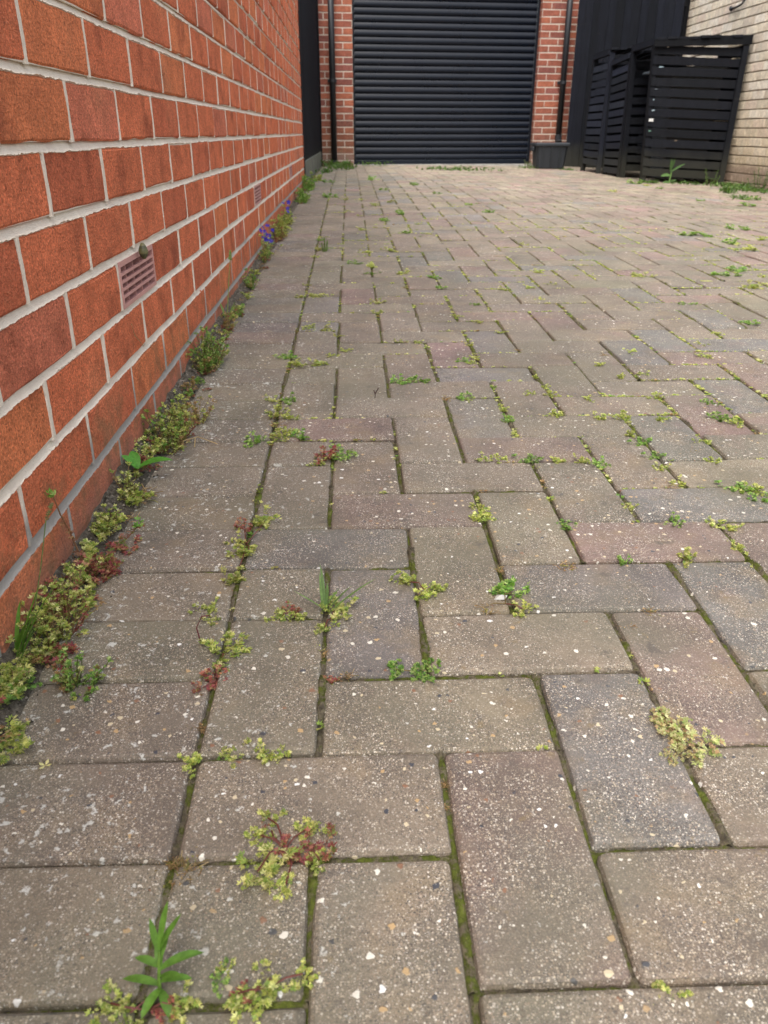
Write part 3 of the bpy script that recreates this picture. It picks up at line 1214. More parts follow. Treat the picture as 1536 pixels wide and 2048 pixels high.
# ------------------------------------------------------------------ plastic box under the right-hand downpipe
bxr = root('storage_box', (2.53, 9.92, gz(2.53, 9.92)), 'dark grey plastic storage box with a thick rim under the right-hand downpipe', 'storage box')
mb = MB()
GREY = (.014, .017, .021)
sec = []
for z, w, d in ((0, .158, .125), (.012, .166, .133), (.245, .186, .152)):
    c = .025
    sec.append([(w-c, -d, z), (w, -d+c, z), (w, d-c, z), (w-c, d, z), (-w+c, d, z), (-w, d-c, z), (-w, -d+c, z), (-w+c, -d, z)])
n0 = 8
mb.add([p for s_ in sec for p in s_], [tuple(range(7, -1, -1))]+[(l*8+i, l*8+(i+1) % 8, (l+1)*8+(i+1) % 8, (l+1)*8+i) for l in range(2) for i in range(8)], GREY)
mb.build('body', M_PLAST, bxr)
mb = MB()
cbox(mb, -.205, .205, -.172, .172, .243, .283, .010, (.018, .022, .027))
mb.build('rim', M_PLAST, bxr)
for x in (-.10, -.005, .095):
    mb = MB()
    hexa(mb, [(x-.009, -.143, .02), (x+.009, -.143, .02), (x+.009, -.125, .02), (x-.009, -.125, .02)], [(x-.011, -.163, .243), (x+.011, -.163, .243), (x+.011, -.14, .243), (x-.011, -.14, .243)], (.012, .015, .018))
    mb.build('rib', M_PLAST, bxr)
mb = MB()
cbox(mb, -.225, -.186, -.06, .06, .19, .242, .008, GREY)
mb.build('handle', M_PLAST, bxr)

# ------------------------------------------------------------------ cable stub on the buff wall, small creature on the house wall
mb = MB()
tube(mb, [(BX-.004, 8.56, 1.570), (BX-.012, 8.47, 1.568), (BX-.02, 8.38, 1.567), (BX-.022, 8.30, 1.575), (BX-.022, 8.25, 1.60), (BX-.02, 8.22, 1.66), (BX-.012, 8.21, 1.75)], .010, 8, (.012, .012, .014))
tube(mb, [(BX-.001, 8.57, 1.57), (BX-.012, 8.55, 1.57)], .022, 8, (.02, .02, .02))
tag(mb.build('cable', M_PLAST, smooth=True), 'short black cable hooked out of the buff brick wall above the bin stores', 'cable')

mb = MB()
sx, sy, sz = WX+.011, .893, .309
v, f = [], []
for i in range(7):
    t = i/6
    r = .0085*math.sin(math.pi*min(.98, .08+.84*t))**.8*(1 if t < .6 else .92)
    for k in range(10):
        a = 2*math.pi*k/10
        v.append((sx+r*math.cos(a)*.9, sy+r*math.sin(a)*1.0, sz-.013+.024*t))
for i in range(6):
    for k in range(10):
        f.append((i*10+k, i*10+(k+1) % 10, (i+1)*10+(k+1) % 10, (i+1)*10+k))
f.append(tuple(range(60, 70)))
f.append(tuple(range(9, -1, -1)))
cols = [(.10, .095, .035), (.06, .058, .025), (.13, .12, .05)]
n_ = len(mb.v)
mb.v += v
mb.f += f
mb.c += [cols[(i//10) % 3] for i in range(len(f))]
sn = mb.build('snail', M_PLAST, smooth=True)
tag(sn, 'small olive snail clinging to the mortar above the nearest air brick', 'snail')

# ------------------------------------------------------------------ plants
GREEN = {
    'g': [(0.242, 0.32, 0.057), (0.388, 0.426, 0.098), (0.524, 0.524, 0.165), (0.194, 0.281, 0.057), (0.6, 0.581, 0.253)],
    'k': [(0.134, 0.278, 0.046), (0.18, 0.342, 0.054), (0.27, 0.396, 0.09), (0.108, 0.216, 0.046), (0.378, 0.468, 0.162)],
    'r': [(0.297, 0.067, 0.075), (0.223, 0.052, 0.059), (0.402, 0.238, 0.133), (0.194, 0.223, 0.059), (0.372, 0.127, 0.089)],
    'd': [(0.372, 0.234, 0.103), (0.275, 0.165, 0.076), (0.468, 0.33, 0.165), (0.193, 0.131, 0.055), (0.22, 0.207, 0.055)],
    'm': [(0.345, 0.362, 0.147), (0.466, 0.466, 0.241), (0.241, 0.293, 0.086), (0.517, 0.448, 0.224), (0.345, 0.224, 0.121)],
}
STEMC = {'g': (.20, .13, .055), 'k': (.10, .13, .03), 'r': (.20, .055, .045), 'd': (.25, .17, .08), 'm': (.22, .13, .07)}


def vary(rnd, c, a=.18):
    k = rnd.uniform(1-a, 1+a)
    return (c[0]*k, c[1]*k*rnd.uniform(.95, 1.05), c[2]*k)


def fan(mb, p, d, up, s, rnd, cols):
    """small leaf cut into three lobes, folded a little"""
    d = d.normalized()
    side = d.cross(up)
    side = side.normalized() if side.length > 1e-4 else d.orthogonal().normalized()
    nrm = side.cross(d)
    c = vary(rnd, rnd.choice(cols))
    v = [p]
    f = []
    for a in (-.75, 0, .75):
        e = d*math.cos(a)+side*math.sin(a)
        t = e.cross(nrm).normalized()
        ln = s*(1 if a == 0 else .86)
        lift = nrm*(abs(a)*.22*s)
        n = len(v)
        v += [p+e*ln*.55-t*s*.17+lift*.5, p+e*ln+lift-nrm*s*.1, p+e*ln*.55+t*s*.17+lift*.5]
        f.append((0, n, n+1, n+2))
    mb.add(v, f, c)


def head(mb, p, d, s, rnd, cols, n):
    """crowded head of little leaves at the end of a shoot"""
    for i in range(n):
        e = (d*rnd.uniform(.25, 1.1)+Vector((rnd.gauss(0, .75), rnd.gauss(0, .75), rnd.gauss(.12, .5)))).normalized()
        fan(mb, p+Vector((rnd.gauss(0, .33), rnd.gauss(0, .33), rnd.gauss(.05, .28)))*s, e, Vector((rnd.gauss(0, .3), rnd.gauss(0, .3), 1)), s*rnd.uniform(.65, 1.15), rnd, cols)


def shoot(mbs, mbl, p0, d, L, leaf, rnd, cols, stemc, rise, nhead, nodes=4, thick=.0006):
    pts = [Vector(p0)]
    d = Vector(d).normalized()
    for i in range(nodes):
        d = (d+Vector((rnd.gauss(0, .22), rnd.gauss(0, .22), rise*.5+rnd.gauss(0, .12)))).normalized()
        pts.append(pts[-1]+d*L/nodes)
    tube(mbs, pts, [thick*(1.3-.6*i/nodes) for i in range(nodes+1)], 3, vary(rnd, stemc), False)
    for i in range(1, nodes+1):
        k = max(2, nhead//3) if i < nodes else nhead
        head(mbl, pts[i], d, leaf*(1.0 if i == nodes else .85), rnd, cols, k)


def tuft_mesh(kind, w, rnd, nshoot, leaf, flat=False, lift=.75):
    """both stems and leaves of a small tuft in one mesh, w across"""
    mb = MB()
    cols = GREEN[kind]
    for i in range(nshoot):
        a = rnd.uniform(0, 6.283)
        e = rnd.uniform(.0, .16) if flat else rnd.uniform(.15, 1.0)*lift
        L = w*.5*rnd.uniform(.45, 1.05)
        shoot(mb, mb, (rnd.gauss(0, w*.07), rnd.gauss(0, w*.07), 0), (math.cos(a), math.sin(a), e), L, leaf, rnd, cols, STEMC[kind], .03 if flat else .18, 13 if not flat else 8, 3)
    return mb


rt_ = random.Random(99)
LIB = {}
for kd in 'gkrdm':
    LIB[kd] = []
    for i in range(7):
        if kd == 'd':
            mb = MB()
            for j in range(26):
                a, e = rt_.uniform(0, 6.283), rt_.uniform(.1, .9)
                p = Vector((rt_.gauss(0, .16), rt_.gauss(0, .1), 0))
                q = p+Vector((math.cos(a), math.sin(a), e)).normalized()*rt_.uniform(.15, .45)
                m_ = (p+q)/2+Vector((rt_.gauss(0, .05), rt_.gauss(0, .05), .05))
                tube(mb, [p, m_, q], .010, 3, vary(rt_, rt_.choice(GREEN['d'])), False)
            for j in range(26):
                fan(mb, Vector((rt_.gauss(0, .22), rt_.gauss(0, .15), rt_.uniform(.01, .16))), Vector((rt_.gauss(0, 1), rt_.gauss(0, 1), rt_.gauss(0, .5))), Vector((0, 0, 1)), rt_.uniform(.07, .13), rt_, GREEN['d'])
        else:
            mb = tuft_mesh(kd, 1.0, rt_, 11 if kd != 'm' else 24, .112 if kd != 'm' else .10, kd == 'm', .85)
        LIB[kd].append(mb.mesh('weed_tuft', M_LEAF))


def tuft_at(parent, x, y, w, kd, name='weed_tuft', base=(0, 0, 0)):
    s = w*R.uniform(.95, 1.15)*(1.3-.2*sm(.5, 1.2, y))
    sz = s*(1.0 if kd != 'm' else .8)*(1-.4*sm(.7, 1.6, y))
    b = R.uniform(.85, 1.15)
    return link(name, R.choice(LIB[kd]), parent, (x-base[0], y-base[1], gz(x, y)+(.0025 if kd == 'm' else -.003)-base[2]+bank(x, y)), (R.gauss(0, .08), R.gauss(0, .08), R.uniform(0, 6.283)), (s, s*R.uniform(.8, 1.1), sz*R.uniform(.8, 1.1)), (b, b*R.uniform(.96, 1.04), b))


PLANTS = [
 ('sprawling red-stemmed weed with yellow-green tips in the near left joint crossing', [(0.066,0.035,0.0216,'g'),(0.058,0.02,0.0188,'g'),(0.097,0.024,0.0204,'g'),(0.083,-0.001,0.0224,'r'),(0.063,-0.013,0.0316,'g'),(0.084,-0.024,0.0172,'g'),(0.107,0.003,0.024,'r'),(0.07,0.023,0.0147,'r'),(0.107,-0.005,0.0159,'g')]),
 ('flat spreading pale green mat weed on the near right paver corner', [(0.41,0.121,0.029,'m'),(0.422,0.102,0.0334,'m'),(0.403,0.089,0.0187,'m'),(0.409,0.137,0.0147,'m')]),
 ('three-armed yellow-green weed sprawling across the upright joint in front of the grass sprig', [(0.211,0.345,0.0294,'g'),(0.194,0.371,0.0266,'g'),(0.232,0.351,0.0228,'g')]),
 ('bright green weed pair along the joint below the three-armed weed', [(0.174,0.211,0.0218,'k'),(0.202,0.208,0.0277,'k')]),
 ('dense bright green weed over dry brown moss at a joint corner', [(0.31,0.342,0.0377,'k'),(0.274,0.315,0.0277,'d'),(0.317,0.311,0.0223,'g')]),
 ('upright reddish weed with pale green heads in the edging joint', [(0.003,0.243,0.0362,'g'),(0.003,0.204,0.0229,'r'),(-0.009,0.191,0.0178,'r')]),
 ('yellow-green and red weed clump along the bottom edge right of the leafy seedling', [(0.068,-0.106,0.0289,'g'),(0.081,-0.094,0.0219,'g'),(0.06,-0.1,0.0146,'r'),(0.099,-0.089,0.0146,'g')]),
 ('low yellow-green weed clump at the foot of the leafy seedling', [(-0.016,-0.103,0.0224,'g'),(-0.003,-0.109,0.0184,'g'),(0.027,-0.107,0.0205,'g'),(0.018,-0.11,0.0146,'r')]),
 ('tall-headed weed clump topping the edging joint beside the lichen-spotted pavers', [(-0.004,0.385,0.0266,'g'),(0.002,0.442,0.0311,'g'),(-0.01,0.474,0.023,'g'),(0.017,0.527,0.0334,'g'),(-0.007,0.514,0.0225,'r')]),
 ('yellow and reddish weed heads left of the thin grass sprig', [(0.057,0.306,0.024,'g'),(0.077,0.303,0.0195,'g'),(0.067,0.319,0.0165,'r')]),
 ('yellow-green weed heads growing round the base of the thin grass sprig', [(0.112,0.314,0.0328,'g'),(0.103,0.284,0.0191,'g')]),
 ('straw-coloured dried weed at the edging joint corner', [(0.011,-0.007,0.0226,'d'),(0.001,-0.001,0.0163,'d')]),
 ('red and green weed astride the joint among plain pavers', [(0.116,0.743,0.033,'k'),(0.095,0.738,0.0361,'r'),(0.087,0.725,0.0202,'g')]),
 ('row of fresh green tufts in one cross joint above the dark twig', [(0.23,1.123,0.0345,'k'),(0.259,1.132,0.0327,'k'),(0.282,1.125,0.0305,'k')]),
]
TUFTS = [
 (-0.028,0.329,0.0226,'g'),(-0.016,0.303,0.0165,'g'),(-0.003,0.095,0.0206,'g'),(0.032,0.107,0.0207,'g'),(0.061,0.106,0.0223,'g'),(-0.003,0.141,0.0169,'d'),
 (0.128,0.209,0.0168,'d'),(0.111,0.202,0.0137,'r'),(0.103,0.243,0.0123,'d'),(0.205,0.067,0.0103,'d'),(0.203,0.044,0.0092,'d'),(0.423,0.277,0.0145,'d'),(0.324,-0.11,0.0166,'g'),
 (0.046,-0.088,0.0133,'k'),(0.051,-0.082,0.0097,'g'),(-0.026,0.813,0.03,'k'),(0.014,0.825,0.0335,'g'),(0.047,0.829,0.0285,'k'),(-0.002,0.942,0.0327,'g'),
 (0.027,0.928,0.0323,'g'),(-0.014,1.024,0.0306,'g'),(0.014,1.018,0.0343,'k'),(0.005,0.891,0.0263,'d'),(0.029,0.848,0.0306,'g'),(0.314,1.019,0.0344,'d'),
 (0.346,1.024,0.0308,'k'),(0.414,0.501,0.0215,'k'),(0.431,0.506,0.0203,'d'),(0.556,0.507,0.0253,'k'),(0.461,0.409,0.0202,'k'),(0.539,0.413,0.03,'g'),(0.305,0.524,0.0308,'g'),
 (0.305,0.569,0.0208,'g'),(0.341,0.722,0.0251,'g'),(0.363,0.725,0.0237,'g'),(0.405,0.716,0.03,'k'),(0.448,0.718,0.0239,'g'),(0.487,0.717,0.0273,'g'),(0.513,0.7,0.0239,'k'),
 (0.51,0.554,0.0187,'g'),(0.601,0.823,0.023,'g'),(0.606,0.783,0.0276,'k'),(0.608,0.726,0.0266,'k'),(0.605,0.682,0.0242,'g'),(0.6,0.628,0.0233,'d'),(0.61,0.631,0.0203,'g'),
 (0.61,0.435,0.0204,'g'),(0.798,0.974,0.0284,'k'),(0.79,0.894,0.0348,'k'),(0.799,0.869,0.0287,'g'),(0.682,0.604,0.0299,'k'),(0.701,0.59,0.0314,'g'),(0.701,0.571,0.0232,'k'),
 (0.307,0.396,0.0156,'d'),(0.389,0.402,0.0246,'d'),(0.455,0.304,0.0196,'d'),(0.609,0.499,0.0214,'g'),(0.625,0.492,0.0242,'g'),(0.474,1.037,0.0256,'g'),(0.513,1.036,0.0297,'g'),
 (0.497,0.92,0.0331,'g'),(0.571,0.902,0.0276,'g'),(0.609,0.895,0.0333,'g'),(0.68,0.893,0.0244,'g'),(0.407,0.902,0.0215,'k'),(0.41,0.954,0.0204,'g'),(0.41,1.085,0.0221,'k'),
 (0.507,1.148,0.0232,'g'),(0.513,1.082,0.0223,'g'),(0.581,1.004,0.0236,'g'),(0.708,0.786,0.0266,'g'),(0.694,0.704,0.0219,'g'),(0.679,0.744,0.024,'d'),(0.355,1.012,0.0191,'g'),
 (0.661,1.232,0.0271,'g'),(0.733,1.157,0.0286,'g'),(0.681,1.142,0.0281,'g'),(0.699,1.308,0.0259,'d'),(0.761,1.327,0.0361,'g'),(0.944,1.385,0.0383,'g'),(0.914,1.281,0.0291,'g'),
 (0.709,1.015,0.0304,'g'),(-0.01,1.311,0.0384,'k'),(0.024,1.252,0.0371,'g'),(0.057,1.259,0.0394,'g'),(0.092,1.32,0.0294,'g'),(0.121,1.36,0.0254,'g'),(-0.007,1.945,0.0455,'g'),
 (0.029,1.944,0.0455,'g'),(0.065,1.957,0.0335,'g'),(-0.003,2.123,0.0326,'g'),(0.037,1.565,0.0436,'g'),(0.075,1.553,0.0433,'g'),(0.007,1.545,0.0381,'d'),
 (0.1,1.494,0.0248,'g'),(0.375,1.271,0.0289,'k'),(0.394,1.255,0.0243,'g'),(0.404,2.227,0.0442,'k'),(0.41,2.064,0.0448,'k'),(0.303,2.075,0.0384,'d'),(0.306,2.301,0.0522,'g'),
 (0.149,2.498,0.0558,'k'),(0.204,2.426,0.0617,'g'),(0.206,2.304,0.0452,'k'),(0.006,3.086,0.0535,'k'),(0.011,2.818,0.0453,'g'),(0.01,2.641,0.039,'g'),(0.205,1.74,0.0361,'g'),
 (0.21,1.865,0.044,'g'),(0.244,1.443,0.0266,'g'),(0.29,1.432,0.0265,'g'),(0.119,1.368,0.0255,'g'),(0.414,1.681,0.0327,'g'),(0.484,1.824,0.035,'k'),(0.594,2.029,0.0446,'g'),
 (0.409,1.402,0.0286,'g'),(0.406,1.298,0.0271,'g'),(0.498,1.515,0.028,'g'),(0.505,1.356,0.0259,'d'),(0.678,2.064,0.0423,'g'),(0.766,2.316,0.043,'g'),(0.677,1.884,0.0364,'g'),
 (0.756,2.102,0.0365,'g'),(0.464,1.619,0.0293,'g'),(1.656,3.265,0.086,'k'),(1.712,3.235,0.0758,'k'),(1.719,2.983,0.0953,'k'),(1.676,2.813,0.091,'g'),(1.709,2.787,0.0772,'g'),
 (1.953,3.513,0.0714,'k'),(2.006,3.479,0.0713,'k'),(1.364,2.26,0.0751,'k'),(1.393,2.241,0.0638,'k'),(1.458,2.334,0.0778,'k'),(1.377,2.04,0.0703,'g'),(1.342,2.025,0.0453,'g'),
 (1.494,2.213,0.0491,'g'),(1.905,3.115,0.0652,'g'),(2.721,5.005,0.1065,'k'),(3.044,5.666,0.0939,'k'),(2.55,5.353,0.0713,'k'),(2.741,6.664,0.0764,'k'),(2.779,7.425,0.1361,'k'),
 (2.768,7.092,0.0806,'g'),(2.139,6.008,0.0682,'g'),(0.871,2.241,0.0352,'g'),(0.923,2.249,0.032,'g'),(1.078,2.237,0.0611,'g'),(1.123,2.236,0.0361,'g'),(1.069,1.82,0.0311,'k'),
 (1.104,1.819,0.0281,'k'),(1.024,1.484,0.0352,'g'),(1.153,1.582,0.049,'k'),(-0.036,6.43,0.104,'k'),(0.008,4.988,0.1027,'k'),(0.104,4.812,0.053,'g'),(0.107,4.102,0.0516,'g'),
 (0.325,6.773,0.1092,'k'),(0.375,5.597,0.0686,'k'),(0.283,4.438,0.0554,'g'),(0.379,4.645,0.0578,'g'),(0.301,3.723,0.0736,'k'),(0.377,3.29,0.0614,'k'),(0.397,4.024,0.0733,'k'),
 (0.178,3.394,0.0581,'g'),(0.287,2.786,0.049,'g'),(0.189,2.752,0.0444,'g'),(0.469,3.602,0.0461,'g'),(0.718,5.247,0.0649,'k'),(0.833,4.498,0.0629,'k'),(0.882,4.099,0.0638,'k'),
 (0.633,6.112,0.0911,'k'),(0.196,4.81,0.0463,'g'),(0.486,3.256,0.0422,'g'),(0.843,2.929,0.0391,'g'),(0.185,3.937,0.0442,'g'),]


for lab, sprigs in PLANTS:
    bx = sum(s_[0] for s_ in sprigs)/len(sprigs)
    by = sum(s_[1] for s_ in sprigs)/len(sprigs)
    base = (bx, by, gz(bx, by))
    p = root('weed', base, lab, 'weed')
    for x, y, w, kd in sprigs:
        tuft_at(p, x, y, w, kd, 'sprig', base)
    for x, y, w, kd in sprigs:     # runners from the root out to each sprig
        mb = MB()
        q = Vector((x-bx, y-by, gz(x, y)-base[2]+.002))
        tube(mb, [(0, 0, .001), q*.5+Vector((R.gauss(0, .003), R.gauss(0, .003), .004)), q], .0007, 4, (.16, .05, .04) if kd in 'rg' else (.17, .12, .05), False)
        mb.build('runner', M_LEAF, p)
WORD = {'g': 'yellow-green', 'k': 'bright green', 'r': 'reddish', 'd': 'dry straw-brown', 'm': 'pale flat'}
for x, y, w, kd in TUFTS:
    zone = 'nearest' if y < .6 else ('middle' if y < 2.6 else 'far')
    place = 'in the long edging joint' if abs(x) < .03 else ('on the left side' if x < .5 else ('on the right side' if x > (1.1 if y < 2.6 else 1.8) else 'near the middle'))
    o = tuft_at(None, x, y, w, kd)
    tag(o, f'{"small" if y < 2.6 else "low"} {WORD[kd]} weed tuft {place} of the {zone} paving', 'weed', f'{WORD[kd]} weed tufts {place} of the {zone} paving')

# a broken line of small growth along the foot of the wall
for i in range(110):
    y = .10+3.7*((i+R.random())/110)**1.6
    kd = R.choice('gggkrrdd')
    x = WX+.012+abs(R.gauss(0, .013))
    o = tuft_at(None, x, y, R.uniform(.018, .040)*(1+.12*y), kd)
    tag(o, f'little {WORD[kd]} weed rooted in the soil line along the foot of the house wall', 'weed', f'{WORD[kd]} weeds along the foot of the house wall')

# seedlings too many to count, thick in the joints of the middle driveway
mb = MB()
ns = 0
while ns < 3600:
    if R.random() < .5:
        u, v = R.randint(0, 26), R.uniform(1, 60)*R.random()**.35
        x, y = u*U, v*U
        if u and OWN.get((u, int(v))) == OWN.get((u-1, int(v))):
            continue
    else:
        u, v = R.uniform(0, 26), R.randint(1, 50)
        x, y = u*U, v*U
        if OWN.get((int(u), v)) == OWN.get((int(u), v-1)):
            continue
    dens = sm(.35, .9, y)*(1-sm(2.2, 4.5, y))*(.35+.65*sm(.25, .8, x))+.35*sm(2.5, 4, y)*sm(1.2, .3, x)+.06
    dens *= sm(.36, .62, vnoise(x*7+31, y*7+11))
    if R.random() > dens or shows((x, y, gz(x, y))) == 0:
        ns += .02
        continue
    ns += 1
    kd = 'g' if R.random() < .6 else R.choice('kgmdg')
    p = Vector((x+R.gauss(0, .0018), y+R.gauss(0, .0018), gz(x, y)-.0025))
    s = R.uniform(.0028, .006)*(1+.25*sm(1.5, 4, y))
    for i in range(R.randint(5, 9)):
        a = R.uniform(0, 6.283)
        fan(mb, p+Vector((math.cos(a), math.sin(a), R.uniform(.1, .6)))*s*.5, Vector((math.cos(a), math.sin(a), R.uniform(.1, 1.0))), Vector((0, 0, 1)), s, R, GREEN[kd])
tag(mb.build('joint_seedlings', M_LEAF), kind='stuff')


# ---- larger plants along the house wall, each with stems and foliage of its own
def clump(x, y, wx, wy, h, kd, label, nshoot, leaf, name='weed_clump', cat='weed', mixk=None, seed=0):
    rnd = random.Random(1000+seed)
    z = gz(x, y)+bank(x, y)*.8
    rt = root(name, (x, y, z), label, cat)
    ms, ml = MB(), MB()
    for i in range(int(nshoot*1.25)):
        a = rnd.uniform(0, 6.283)
        rr = math.sqrt(rnd.random())
        lob = .55+.75*vnoise(math.cos(a)*1.3+seed*3.7, math.sin(a)*1.3+seed)
        px, py = rr*math.cos(a)*wx*.45*lob, rr*math.sin(a)*wy*.48*lob
        if x+px < WX+.006:
            px = WX+.006-x+rnd.uniform(0, .008)
        k = kd if mixk is None or rnd.random() > .35 else mixk
        if kd in 'gk' and rr > .75 and rnd.random() < .35:
            k = rnd.choice('rdm')
        tip = h*(1-.5*rr*rr)*rnd.uniform(.3, 1.25)
        dx = px*.6+.12*h
        shoot(ms, ml, (px*.55, py*.6, -.004), (px*.5+.002, py*.5, tip*.8), max(tip, .01), leaf*.82, rnd, GREEN[k], STEMC[k], .12, 11, 4, .0007)
    ms.build('stems', M_LEAF, rt)
    ml.build('foliage', M_LEAF, rt)
    return rt


clump(-.176, .285, .10, .21, .046, 'g', 'large yellow-green weed clump at the wall foot on the left picture edge', 100, .0054, seed=1)
clump(-.178, .385, .05, .07, .030, 'g', 'small yellow-green weed clump between the large clump and the red-leaved weed', 20, .005, seed=2)
clump(-.128, .200, .055, .055, .036, 'k', 'bushy green weed standing alone on the edging pavers near the left picture edge', 34, .0044, mixk='g', seed=3)
clump(-.187, .190, .05, .04, .018, 'g', 'low yellow-green weed at the wall foot on the left picture edge, below the large clump', 16, .005, seed=4)
clump(-.165, .405, .07, .07, .024, 'r', 'red-leaved weed with dying brown shoots at the foot of the house wall', 34, .0052, seed=5)
clump(-.180, .505, .045, .08, .035, 'g', 'thin upright yellow-green weed just beyond the red-leaved weed at the wall', 24, .0048, seed=6)
clump(-.176, .600, .04, .05, .044, 'g', 'pale green weed clump at the wall just before the broad-leaved weed', 24, .005, seed=7)
clump(-.180, .705, .03, .05, .036, 'g', 'pale sprig of weed at the wall between the broad-leaved weed and the double clump', 12, .005, seed=8)
clump(-.162, .805, .085, .13, .066, 'g', 'dense yellow-green weed clump at the wall below and right of the nearest air brick', 90, .0058, mixk='k', seed=9)
clump(-.140, .905, .075, .07, .058, 'd', 'weed clump with straw-yellow tips joined to the dense clump at the wall', 26, .0058, mixk='g', seed=10)
clump(-.178, 1.07, .035, .05, .030, 'd', 'small drying weed at the wall just before the brightest round clump', 10, .006, seed=11)
clump(-.165, 1.22, .085, .19, .085, 'k', 'bright round cushion of fresh green weed at the foot of the house wall', 104, .006, mixk='g', seed=12)
clump(-.175, 1.56, .045, .10, .035, 'd', 'dry pinkish weed at the wall round the foot of the tall grass stalk', 22, .0065, mixk='r', seed=13)
clump(-.165, 1.70, .05, .10, .040, 'k', 'small green weed at the wall just beyond the tall grass stalk', 18, .0065, mixk='g', seed=14)
clump(-.172, 2.08, .05, .14, .050, 'k', 'green weed clump at the wall midway between grass stalk and blue flowers', 26, .007, mixk='g', seed=15)
clump(-.165, 3.15, .07, .30, .085, 'g', 'broad yellow-green weed clump at the wall between the two patches of blue flowers', 60, .0095, seed=17)
clump(-.160, 3.60, .06, .16, .075, 'g', 'yellow-green weed clump at the wall just beyond the small blue flowers', 26, .010, seed=18)
clump(-.150, 4.70, .10, .36, .085, 'k', 'leafy green weed clump at the wall near the far corner of the house', 50, .014, seed=19)
clump(-.160, 5.62, .14, .40, .10, 'k', 'spreading green weed at the corner where house wall meets black fence', 44, .017, seed=20)
clump(-.130, 6.65, .10, .25, .06, 'g', 'low weed at the foot of the left fence just past the house corner', 18, .017, seed=21)


def flowering(x, y, wy, h, nfl, label, seed, fh):
    rt = clump(x, y, .06, wy, h, 'g', label, 34, .0085, 'flowering_plant', 'flower', 'k', seed)
    rnd = random.Random(seed)
    for i in range(nfl):
        mb = MB()
        p = Vector((rnd.uniform(-.012, .03), rnd.uniform(-wy*.3, wy*.3), h*rnd.uniform(*fh)))
        d = Vector((rnd.gauss(.45, .4), rnd.gauss(-.6, .4), rnd.gauss(.5, .3))).normalized()
        s_ = d.orthogonal().normalized()
        t_ = d.cross(s_)
        r = rnd.uniform(.008, .012)
        for k in range(5):
            a = k*1.2566
            e = s_*math.cos(a)+t_*math.sin(a)
            f_ = s_*math.cos(a+1.57)+t_*math.sin(a+1.57)
            c = (.035, .025, .42) if rnd.random() < .7 else (.07, .05, .55)
            mb.add([p, p+e*r*.55+f_*r*.32+d*r*.2, p+e*r+d*r*.1, p+e*r*.55-f_*r*.32+d*r*.2], [(0, 1, 2, 3)], c)
        mb.build('flower', M_LEAF, rt)


flowering(-.172, 2.62, .40, .085, 13, 'trailing plant with deep blue flowers at the foot of the house wall', 16, (.75, 1.25))
flowering(-.172, 3.42, .20, .075, 6, 'small plant with a few blue flowers at the wall, beyond the trailing blue flowers', 22, (1.0, 1.5))


# ---- leaves and blades that are large enough to be parts
def blade(mb, p, d, L, w, droop, rnd, col, n=6, up=Vector((0, 0, 1)), fold=.25):
    d = Vector(d).normalized()
    p = Vector(p)
    side = d.cross(up)
    side = side.normalized() if side.length > 1e-3 else Vector((1, 0, 0))
    v, f = [], []
    for i in range(n+1):
        t = i/n
        ww = w*math.sin(math.pi*min(1, .12+.88*t)**1.15)**.75*.5 if i < n else 0
        nr = side.cross(d)
        v += [p-side*ww+nr*ww*fold, p, p+side*ww+nr*ww*fold]
        d = (d+Vector((0, 0, -droop/n))+side*rnd.gauss(0, .02)).normalized()
        p = p+d*L/n
    for i in range(n):
        for k in (0, 1):
            a = i*3+k
            f.append((a, a+1, a+4, a+3))
    mb.add(v, f, col)


rl = random.Random(44)
x, y = .012, -.098
sd_ = root('leafy_seedling', (x, y, gz(x, y)), 'young plant with narrow bright green leaves at the bottom picture edge', 'plant')
mb = MB()
tube(mb, [(0, 0, -.006), (.001, .003, .02), (.003, .008, .045), (.004, .012, .060)], [.0019, .0017, .0014, .001], 7, (.17, .30, .05))
mb.build('stem', M_LEAF, sd_, True)
for (az, el, z, L, w, dr) in ((168, 30, .012, .038, .0085, .85), (8, 25, .016, .030, .008, .9), (-60, 20, .006, .030, .009, .9), (-115, 25, .008, .030, .009, 1.0), (25, 32, .030, .043, .0095, 1.0), (160, 35, .033, .026, .008, .8), (100, 45, .030, .030, .008, .6), (70, 50, .040, .030, .007, .4), (125, 68, .050, .034, .0065, .15), (62, 66, .056, .044, .0068, .18), (35, 50, .053, .038, .0065, .1), (-20, 40, .022, .026, .008, .7)):
    mb = MB()
    a, e = math.radians(az), math.radians(el)
    k = rl.uniform(.85, 1.15)
    blade(mb, (.001+z*.05, z*.15, z), (math.cos(a)*math.cos(e), math.sin(a)*math.cos(e), math.sin(e)), L, w, dr, rl, (.105*k, .215*k, .030*k))
    mb.build('leaf', M_LEAF, sd_, True)

sd_.scale = (.66, .66, .66)

gr = root('grass_tuft', (-.192, .225, gz(-.19, .225)+.018), 'tuft of long green grass blades against the wall at the left picture edge', 'grass')
for i in range(9):
    mb = MB()
    a = rl.uniform(-.9, 1.6)
    k = rl.uniform(.8, 1.2)
    blade(mb, (rl.uniform(0, .012), rl.gauss(0, .012), 0), (math.cos(a)*.35+.05, math.sin(a)*.4, 1), rl.uniform(.045, .085), .005, rl.uniform(.2, .9), rl, (.10*k, .22*k, .03*k), 7)
    mb.build('blade', M_LEAF, gr, True)
mb = MB()
tube(mb, [(.004, .03, 0), (.006, .08, .05), (.004, .12, .085)], .0006, 4, (.12, .16, .04), False)
for i in range(22):
    t = i/21
    fan(mb, Vector((.004, .12+.022*t, .085+.008*t)), Vector((rl.gauss(0, .6), 1, rl.gauss(.2, .5))), Vector((0, 0, 1)), .0045, rl, [(.13, .15, .05), (.18, .17, .08)])
mb.build('seed_head', M_LEAF, gr)

